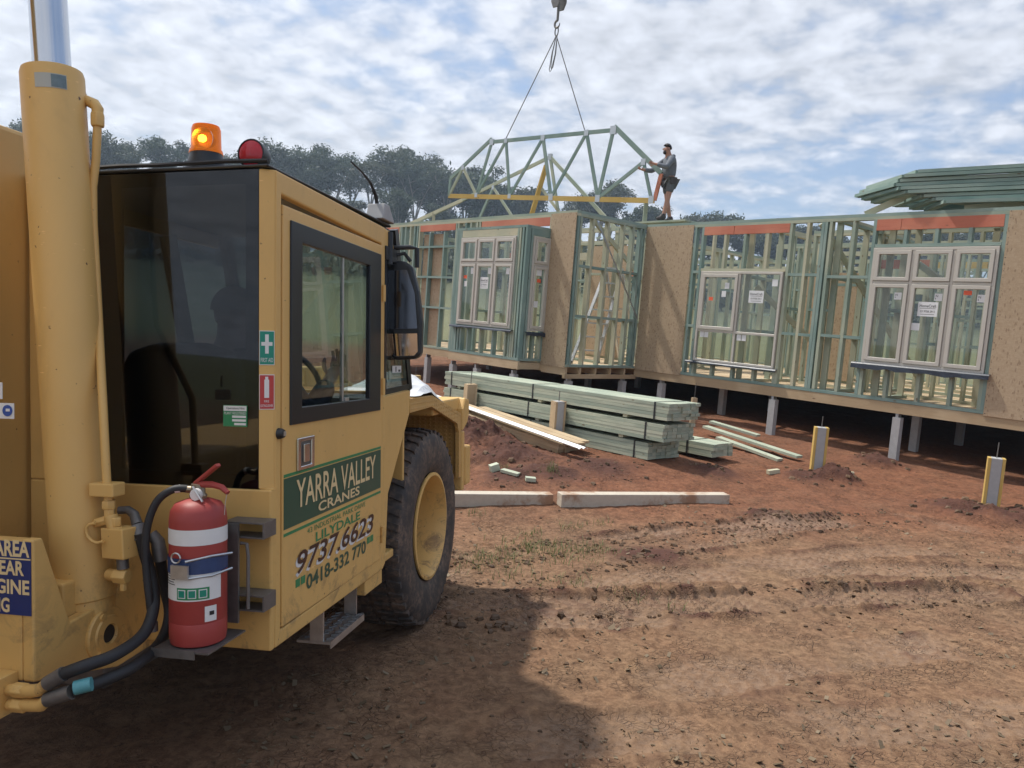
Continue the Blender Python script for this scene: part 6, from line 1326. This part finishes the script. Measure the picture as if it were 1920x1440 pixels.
def person(root, pose, mats, hair=True):
    """pose: dict of joints in metres (x right of the person, y forward, z up)"""
    J = pose; V_ = lambda k: Vector(J[k])
    names = ['pelvis','waist','chest','neck','head','crown']
    rad = {'pelvis': (0.135, 0.105), 'waist': (0.125, 0.095), 'chest': (0.15, 0.105), 'neck': 0.055, 'head': 0.078, 'crown': 0.075}
    joints = [(J[n], rad[n]) for n in names]; bones = [(0,1),(1,2),(2,3),(3,4),(4,5)]
    for s in 'lr':
        i = len(joints); joints += [(J['sh_'+s], 0.06), (J['el_'+s], 0.043), (J['wr_'+s], 0.03)]; bones += [(2, i), (i, i+1), (i+1, i+2)]
        # palm and five fingers
        w, d = V_('wr_'+s), (V_('wr_'+s)-V_('el_'+s)).normalized(); side = Vector(J.get('palm_'+s, (1, 0, 0))); side = (side - d*side.dot(d)).normalized(); nrm = d.cross(side)
        j = len(joints); joints.append((w + d*0.055, (0.034, 0.018))); bones.append((i+2, j))
        for k, (off, ln, r_) in enumerate(((-0.030, 0.075, 0.0085), (-0.010, 0.085, 0.009), (0.010, 0.080, 0.009), (0.028, 0.062, 0.008))):
            m = len(joints); b0 = w + d*0.095 + side*off
            joints += [(b0, r_+0.002), (b0 + d*ln*0.45 - nrm*ln*0.25, r_), (b0 + d*ln*0.6 - nrm*ln*0.7, r_*0.85)]; bones += [(j, m), (m, m+1), (m+1, m+2)]
        m = len(joints); b0 = w + d*0.045 - side*0.04; joints += [(b0, 0.012), (b0 + d*0.035 - side*0.022 - nrm*0.015, 0.010), (b0 + d*0.065 - side*0.02 - nrm*0.035, 0.009)]; bones += [(j, m), (m, m+1), (m+1, m+2)]
    for s in 'lr':
        i = len(joints); joints += [(J['hip_'+s], 0.088), (J['kn_'+s], 0.056), (tuple(V_('kn_'+s).lerp(V_('an_'+s), 0.35)), 0.054), (J['an_'+s], 0.036), (J['toe_'+s], 0.035)]; bones += [(0, i), (i, i+1), (i+1, i+2), (i+2, i+3), (i+3, i+4)]
    body = skin_mesh('body', joints, bones, mats['skin'], root)
    # hoodie / jacket
    top = []; tb = []
    for n, r_ in (('pelvis', (0.17, 0.15)), ('waist', (0.165, 0.15)), ('chest', (0.185, 0.16)), ('neck', 0.07)): top.append((tuple(V_(n) + (Vector((0,0,0.05)) if n == 'pelvis' else Vector((0,0,-0.02)) if n == 'neck' else Vector()),), r_) if False else (tuple(V_(n) + Vector((0,0,0.05 if n == 'pelvis' else -0.03 if n == 'neck' else 0))), r_))
    tb = [(0,1),(1,2),(2,3)]
    for s in 'lr':
        i = len(top); top += [(J['sh_'+s], 0.082), (J['el_'+s], 0.062), (tuple(V_('el_'+s).lerp(V_('wr_'+s), 0.9)), 0.046)]; tb += [(2, i), (i, i+1), (i+1, i+2)]
    skin_mesh(mats.get('top_name', 'hoodie'), top, tb, mats['top'], root, root=0)
    # shorts or trousers
    end = mats.get('leg_end', 0.72); lo = [(tuple(V_('pelvis')+Vector((0,0,0.04))), (0.16, 0.13))]; lb = []
    for s in 'lr':
        i = len(lo); h, k, a = V_('hip_'+s), V_('kn_'+s), V_('an_'+s)
        if end <= 1: lo += [(tuple(h), 0.108), (tuple(h.lerp(k, end)), 0.093)]; lb += [(0, i), (i, i+1)]
        else: lo += [(tuple(h), 0.108), (tuple(k), 0.075), (tuple(a), 0.058)]; lb += [(0, i), (i, i+1), (i+1, i+2)]
    skin_mesh(mats.get('leg_name', 'shorts'), lo, lb, mats['legs'], root)
    for s in 'lr':
        a, t = V_('an_'+s), V_('toe_'+s); d = (t-a); d.z = 0; d.normalize(); z = min(a.z, t.z)
        skin_mesh('boot', [(tuple(a + Vector((0,0,0.10))), 0.055), (tuple(a + Vector((0,0,0.02))), 0.058), (tuple(a - d*0.05 + Vector((0,0,-0.035))), 0.045), (tuple(a + d*0.10 + Vector((0,0,-0.03))), 0.046), (tuple(a + d*0.18 + Vector((0,0,-0.04))), 0.038)], [(0,1),(1,2),(1,3),(3,4)], mats['boots'], root)
    # head details
    fwd = Vector(J.get('face', (0,1,0))).normalized(); hc = V_('head').lerp(V_('crown'), 0.45); side = fwd.cross(Vector((0,0,1))).normalized(); up = side.cross(fwd)
    mb = MB()
    mb.tube([hc+fwd*0.075+up*0.012, hc+fwd*0.103-up*0.018, hc+fwd*0.085-up*0.03], [0.010,0.015,0.010], 8)
    for k in (-1, 1): mb.ball(hc+side*k*0.082-up*0.008, 0.028, 8, 6, (0.45, 0.8, 1.1))
    mb.tube([hc+fwd*0.078-up*0.055-side*0.022, hc+fwd*0.086-up*0.056, hc+fwd*0.078-up*0.055+side*0.022], 0.006, 6)
    mb.build('face_features', mats['skin'], root)
    mb = MB()
    for k in (-1, 1): mb.ball(hc+fwd*0.078+side*k*0.032+up*0.014, 0.010, 8, 6)
    mb.build('eyes', MAT['ink'], root)
    if hair:
        vs = MB(); n = 0
        h = MB().ball((0,0,0), 0.096, 16, 12); 
        keep = []
        for f in h.f:
            c = sum((Vector(h.v[i]) for i in f), Vector())/len(f)
            yy, zz = c.y, c.z
            if zz > 0.030 + 0.55*yy: keep.append(f)
        h.f = keep; h.sm = [True]*len(keep)
        h.v = [tuple(hc + side*p[0] + fwd*(p[1]-0.008)*1.08 + up*(p[2]+0.012)*1.12) for p in h.v]
        h.build('hair', mats.get('hair', MAT['hair']), root)
        if mats.get('beard'):
            MB().ball(hc+fwd*0.055-up*0.075, 0.05, 10, 8, (0.9, 0.8, 0.9)).build('beard', MAT['hair'], root)
# the worker on the wall, holding the truss; faces the truss (to the left in the picture)
wf = at_depth(1246, 417, 17.0); wf[2] = EYE+2.302
toT = np.array([-0.94, -0.34, 0.0]); toT /= np.linalg.norm(toT); wr = np.array([toT[1], -toT[0], 0.0])
roofer = empty('person', wf, (wr, toT, (0,0,1)), 'worker in grey hoodie and shorts standing on the wall top holding the truss', 'person')
H_ = {'pelvis': (0,-0.02,0.90), 'waist': (0,0.0,1.06), 'chest': (0,0.015,1.28), 'neck': (0,0.04,1.46), 'head': (0,0.10,1.54), 'crown': (0,0.115,1.64),
      'sh_l': (-0.17,0.05,1.36), 'el_l': (-0.26,0.22,1.14), 'wr_l': (-0.12,0.42,1.20), 'sh_r': (0.17,0.05,1.36), 'el_r': (0.24,0.30,1.12), 'wr_r': (0.16,0.56,1.10), 'palm_l': (0,0,1), 'palm_r': (1,0,0),
      'hip_l': (-0.09,-0.02,0.86), 'kn_l': (-0.10,0.04,0.47), 'an_l': (-0.10,0.11,0.085), 'toe_l': (-0.12,0.27,0.05), 'hip_r': (0.09,-0.02,0.86), 'kn_r': (0.10,-0.08,0.47), 'an_r': (0.11,-0.20,0.085), 'toe_r': (0.13,-0.05,0.05), 'face': (0,1,-0.12)}
person(roofer, H_, dict(skin=MAT['skin'], top=MAT['hoodie'], legs=MAT['shorts'], boots=MAT['boots'], leg_end=0.62, beard=True))
skin_mesh('hood', [((-0.07,-0.03,1.44),0.05),((0,-0.08,1.42),0.06),((0.07,-0.03,1.44),0.05)], [(0,1),(1,2)], MAT['hoodie'], roofer, root=1)
mb = MB(); mb.ring([(0.175*math.cos(a), 0.145*math.sin(a)) for a in np.linspace(0, 2*math.pi, 16, endpoint=False)], [(0.155*math.cos(a), 0.125*math.sin(a)) for a in np.linspace(0, 2*math.pi, 16, endpoint=False)], (0,-0.02,0.93), (1,0,0), (0,1,0), (0,0,1), 0, 0.05)
mb.box((0.10,-0.22,0.80), (0.2,-0.12,0.98)); mb.box((-0.2,-0.1,0.82), (-0.15,0.05,0.97)); mb.build('tool_belt', MAT['boots'], roofer)
MB().box((0.165,0.03,0.86), (0.18,0.10,0.98)).build('pouch_tag', MAT['paper'], roofer)

# the driver in the cab
def cab_person():
    dr = empty('person', T2W((-0.44, 0.42, 0.42)), (TR, TF, TU), 'driver in dark jacket sitting in the crane cab', 'person')
    D = {'pelvis': (0,0,0.10), 'waist': (0,0.0,0.27), 'chest': (0,0.02,0.49), 'neck': (0.0,0.05,0.67), 'head': (0.0,0.08,0.75), 'crown': (0,0.09,0.85),
         'sh_l': (-0.18,0.04,0.57), 'el_l': (-0.23,0.18,0.33), 'wr_l': (-0.13,0.42,0.36), 'sh_r': (0.18,0.04,0.57), 'el_r': (0.29,0.18,0.36), 'wr_r': (0.30,0.37,0.52), 'palm_l': (1,0,0), 'palm_r': (1,0,0),
         'hip_l': (-0.1,0.05,0.08), 'kn_l': (-0.13,0.48,0.14), 'an_l': (-0.13,0.62,-0.24), 'toe_l': (-0.14,0.76,-0.29), 'hip_r': (0.1,0.05,0.08), 'kn_r': (0.13,0.48,0.14), 'an_r': (0.13,0.62,-0.24), 'toe_r': (0.14,0.76,-0.29), 'face': (0,1,0)}
    person(dr, D, dict(skin=MAT['skin'], top=MAT['darkcloth'], legs=MAT['darkcloth'], boots=MAT['boots'], leg_end=2, leg_name='trousers', top_name='jacket'))
cab_person()
# ------------------------------------------------------------------ gum trees and scrub on the far rise
def gum_proto(seed, H_, spread, crown_base, dense=1.0):
    g = random.Random(seed); tr = MB(); cv, cf = [], []
    def quad(c, s):
        a = Vector((g.gauss(0,1), g.gauss(0,1), g.gauss(0,0.7))).normalized(); b = a.cross(Vector((g.gauss(0,1), g.gauss(0,1), g.gauss(0,1)))).normalized(); o = len(cv)
        l, w = s*(0.7+0.6*g.random()), s*(0.3+0.3*g.random())
        cv.extend([c-a*l, c+b*w*0.9-a*l*0.2, c+a*l, c-b*w+a*l*0.1]); cf.append((o, o+1, o+2, o+3))
    def clump(c, r_):
        n = int(58*dense*(r_/1.0)**1.6)+12
        for k in range(n):
            d = Vector((g.gauss(0,1), g.gauss(0,1), g.gauss(0,0.75))); d = d.normalized()*r_*g.uniform(0.8,1.25)*(g.random()**0.6); d.z *= 0.8
            quad(c+d, 0.22+0.16*g.random())
    lean = Vector((g.uniform(-.08,.08), g.uniform(-.08,.08), 1)).normalized()
    fork = H_*crown_base*g.uniform(0.6, 0.85)
    r0 = H_*0.016
    tr.tube([Vector((0,0,-0.6)), lean*fork*0.5+Vector((g.uniform(-.2,.2),0,0)), lean*fork], [r0*1.25, r0, r0*0.85], 7)
    nl = g.randint(4, 6)
    for i in range(nl):
        a = 2*math.pi*(i+g.random()*0.6)/nl; out = spread*(0.35+0.65*g.random()); top = H_*(0.78+0.22*g.random()) - out*0.30
        base = lean*fork*(0.85+0.15*g.random()); tip = Vector((math.cos(a)*out, math.sin(a)*out, top))
        mid = base.lerp(tip, 0.5) + Vector((-math.cos(a)*out*0.16, -math.sin(a)*out*0.16, 0)); tr.tube([base, mid, tip], [r0*0.6, r0*0.4, r0*0.12], 5, caps=False)
        clump(tip, 1.5+1.0*g.random())
        for j in range(g.randint(4, 7)):
            t = 0.35+0.6*g.random(); p = base.lerp(mid, t*2) if t < 0.5 else mid.lerp(tip, t*2-1); b2 = g.random()*6.28; o2 = spread*(0.15+0.3*g.random())
            q = p + Vector((math.cos(b2)*o2, math.sin(b2)*o2, 0.6+1.6*g.random())); tr.tube([p, p.lerp(q, 0.5)+Vector((0,0,0.15)), q], [r0*0.28, r0*0.2, r0*0.07], 4, caps=False); clump(q, 1.0+0.9*g.random())
    return tr.mesh('trunk', MAT['bark'], fix=False), (cv, cf)
def crown_mesh(cv, cf):
    me = bpy.data.meshes.new('crown'); me.from_pydata([tuple(v) for v in cv], [], cf); me.update(); me.materials.append(MAT['leaf']); return me
PROTO = []
for sd, hh, sp__, cb, dn in ((1,19,5.2,.55,1.1),(2,21,5.8,.5,1.0),(3,17,4.8,.45,1.25),(4,22,5.0,.6,1.0),(5,15,4.4,.35,1.3),(6,20,6.2,.55,0.9),(7,12,3.8,.25,1.4)):
    t_, (cv, cf) = gum_proto(sd, hh, sp__, cb, dn); PROTO.append((t_, crown_mesh(cv, cf), hh))
def tree(az, dist, top_el, proto, label, group):
    """stands on the rise at that bearing and distance; scaled so its top reaches the elevation seen in the photo"""
    x, y = dist*math.sin(R(az)), dist*math.cos(R(az)); z = gz(x, y); H_ = EYE + dist*math.tan(R(top_el)) - z; t_, c_, h0 = PROTO[proto]
    s = max(0.35, H_/h0); e = empty('gum_tree', (x, y, z-0.2), None, label, 'tree', group)
    e.rotation_euler = (0, 0, rng.random()*6.28); e.scale = (s*rng.uniform(.95,1.15), s*rng.uniform(.95,1.15), s)
    for nm, me in (('trunk', t_), ('crown', c_)):
        o = bpy.data.objects.new(nm, me); COL.objects.link(o); o.parent = e
# skyline read off the photograph: (pixel x, pixel y of the crown top, distance, proto)
KINDS_ = ('broad-crowned', 'spreading', 'round-topped', 'narrow straight', 'bushy low-branched', 'umbrella-crowned', 'short dense')
SKY = [(-60,215,172,1),(10,222,165,0),(80,232,170,2),(130,240,160,4),(205,255,158,6),(240,256,166,0),(300,263,160,2),(345,270,168,5),(430,290,172,4),(470,268,165,1),(500,262,160,0),(545,272,172,3),(575,290,158,4),(610,283,166,2),(635,274,160,1),(668,290,174,5),(700,285,158,3),(738,279,165,0),(765,284,172,2),(790,292,160,1),(822,312,170,6),(850,305,158,3),(880,318,168,2),(905,330,162,4),(925,352,170,6),(955,345,172,4),(990,358,178,6),(1085,372,180,4),(1128,341,165,0),(1150,352,172,2),(1205,392,180,6),(1222,388,170,4),(1300,405,185,6),(1322,396,175,5),(1345,402,182,6),
       (1400,424,190,4),(1440,430,182,6),(1475,428,188,2),(1520,424,180,4),(1560,432,190,6),(1600,430,184,5),(1640,436,190,6),(1680,434,182,4),(1705,432,176,2),(1735,430,178,0),(1775,436,188,6),(1800,428,180,5),(1850,430,185,4),(1900,426,180,2),(1950,430,185,1)]
for i, (px_, py_, d_, pr) in enumerate(SKY):
    dr_ = ray(px_, py_); az_ = math.degrees(math.atan2(dr_[0], dr_[1])); el_ = math.degrees(math.atan2(dr_[2], math.hypot(dr_[0], dr_[1])))
    if px_ < 960: lb, gp = KINDS_[pr] + ' blue grey gum tree on the skyline left of the hanging truss', 'gum trees left of the truss'
    elif px_ < 1180: lb, gp = KINDS_[pr] + ' gum tree on the skyline directly behind the hanging truss', 'gum trees behind the truss'
    elif px_ < 1360: lb, gp = KINDS_[pr] + ' gum tree on the skyline right of the roof worker', 'gum trees by the roof worker'
    else: lb, gp = KINDS_[pr] + ' gum tree on the low rise glimpsed through the open house frame', 'gum trees behind the house frame'
    tree(az_, d_, el_, pr, lb, gp)
    if px_ < 960 and i % 3 != 1: tree(az_+rng.uniform(-1.2,1.2), d_-18-8*rng.random(), el_-2.4-1.6*rng.random(), rng.choice((4,6,2)), 'lower bushy gum in front of the tall skyline trees', 'bushy gums before the skyline trees')
def scrub():
    """unbroken understorey and far wood on the rise"""
    g = np.random.default_rng(9); vs, fs = [], []
    n = 4200; az = R(1)*(-46+92*g.random(n)); d = 105+95*g.random(n); x = d*np.sin(az); y = d*np.cos(az); z = base_z(x, y); hh = (2.0+5.0*g.random(n)**2)
    for i in range(n):
        for k in range(9):
            c = np.array([x[i], y[i], z[i]]) + np.array([g.normal()*1.3, g.normal()*1.3, hh[i]*g.random()]); a = g.normal(size=3); a /= np.linalg.norm(a); b = np.cross(a, g.normal(size=3)); b /= np.linalg.norm(b); s = 0.5+0.5*g.random(); o = len(vs)
            vs += [tuple(c-a*s), tuple(c+b*s*.6), tuple(c+a*s), tuple(c-b*s*.6)]; fs.append((o, o+1, o+2, o+3))
    me = bpy.data.meshes.new('bush_scrub'); me.from_pydata(vs, [], fs); me.update(); me.materials.append(MAT['leaf']); o = bpy.data.objects.new('bush_scrub', me); COL.objects.link(o)
    tag(o, 'dark bush scrub covering the far rise below the gum trees', None, kind='stuff')
scrub()
# ------------------------------------------------------------------ thin haze in the air
def haze():
    o = MB().box((-445, -445, -4.0), (445, 445, 46.0)).build('haze', None, None); m = bpy.data.materials.new('haze_air'); m.use_nodes = True
    N, L = m.node_tree.nodes, m.node_tree.links; N.clear(); out = N.new('ShaderNodeOutputMaterial'); v = N.new('ShaderNodeVolumePrincipled')
    v.inputs['Color'].default_value = (0.66, 0.82, 1.0, 1); v.inputs['Density'].default_value = 0.0009; v.inputs['Anisotropy'].default_value = 0.35
    L.new(v.outputs[0], out.inputs['Volume']); o.data.materials.append(m); tag(o, 'thin bluish haze filling the air over the site', None, kind='stuff')
haze()
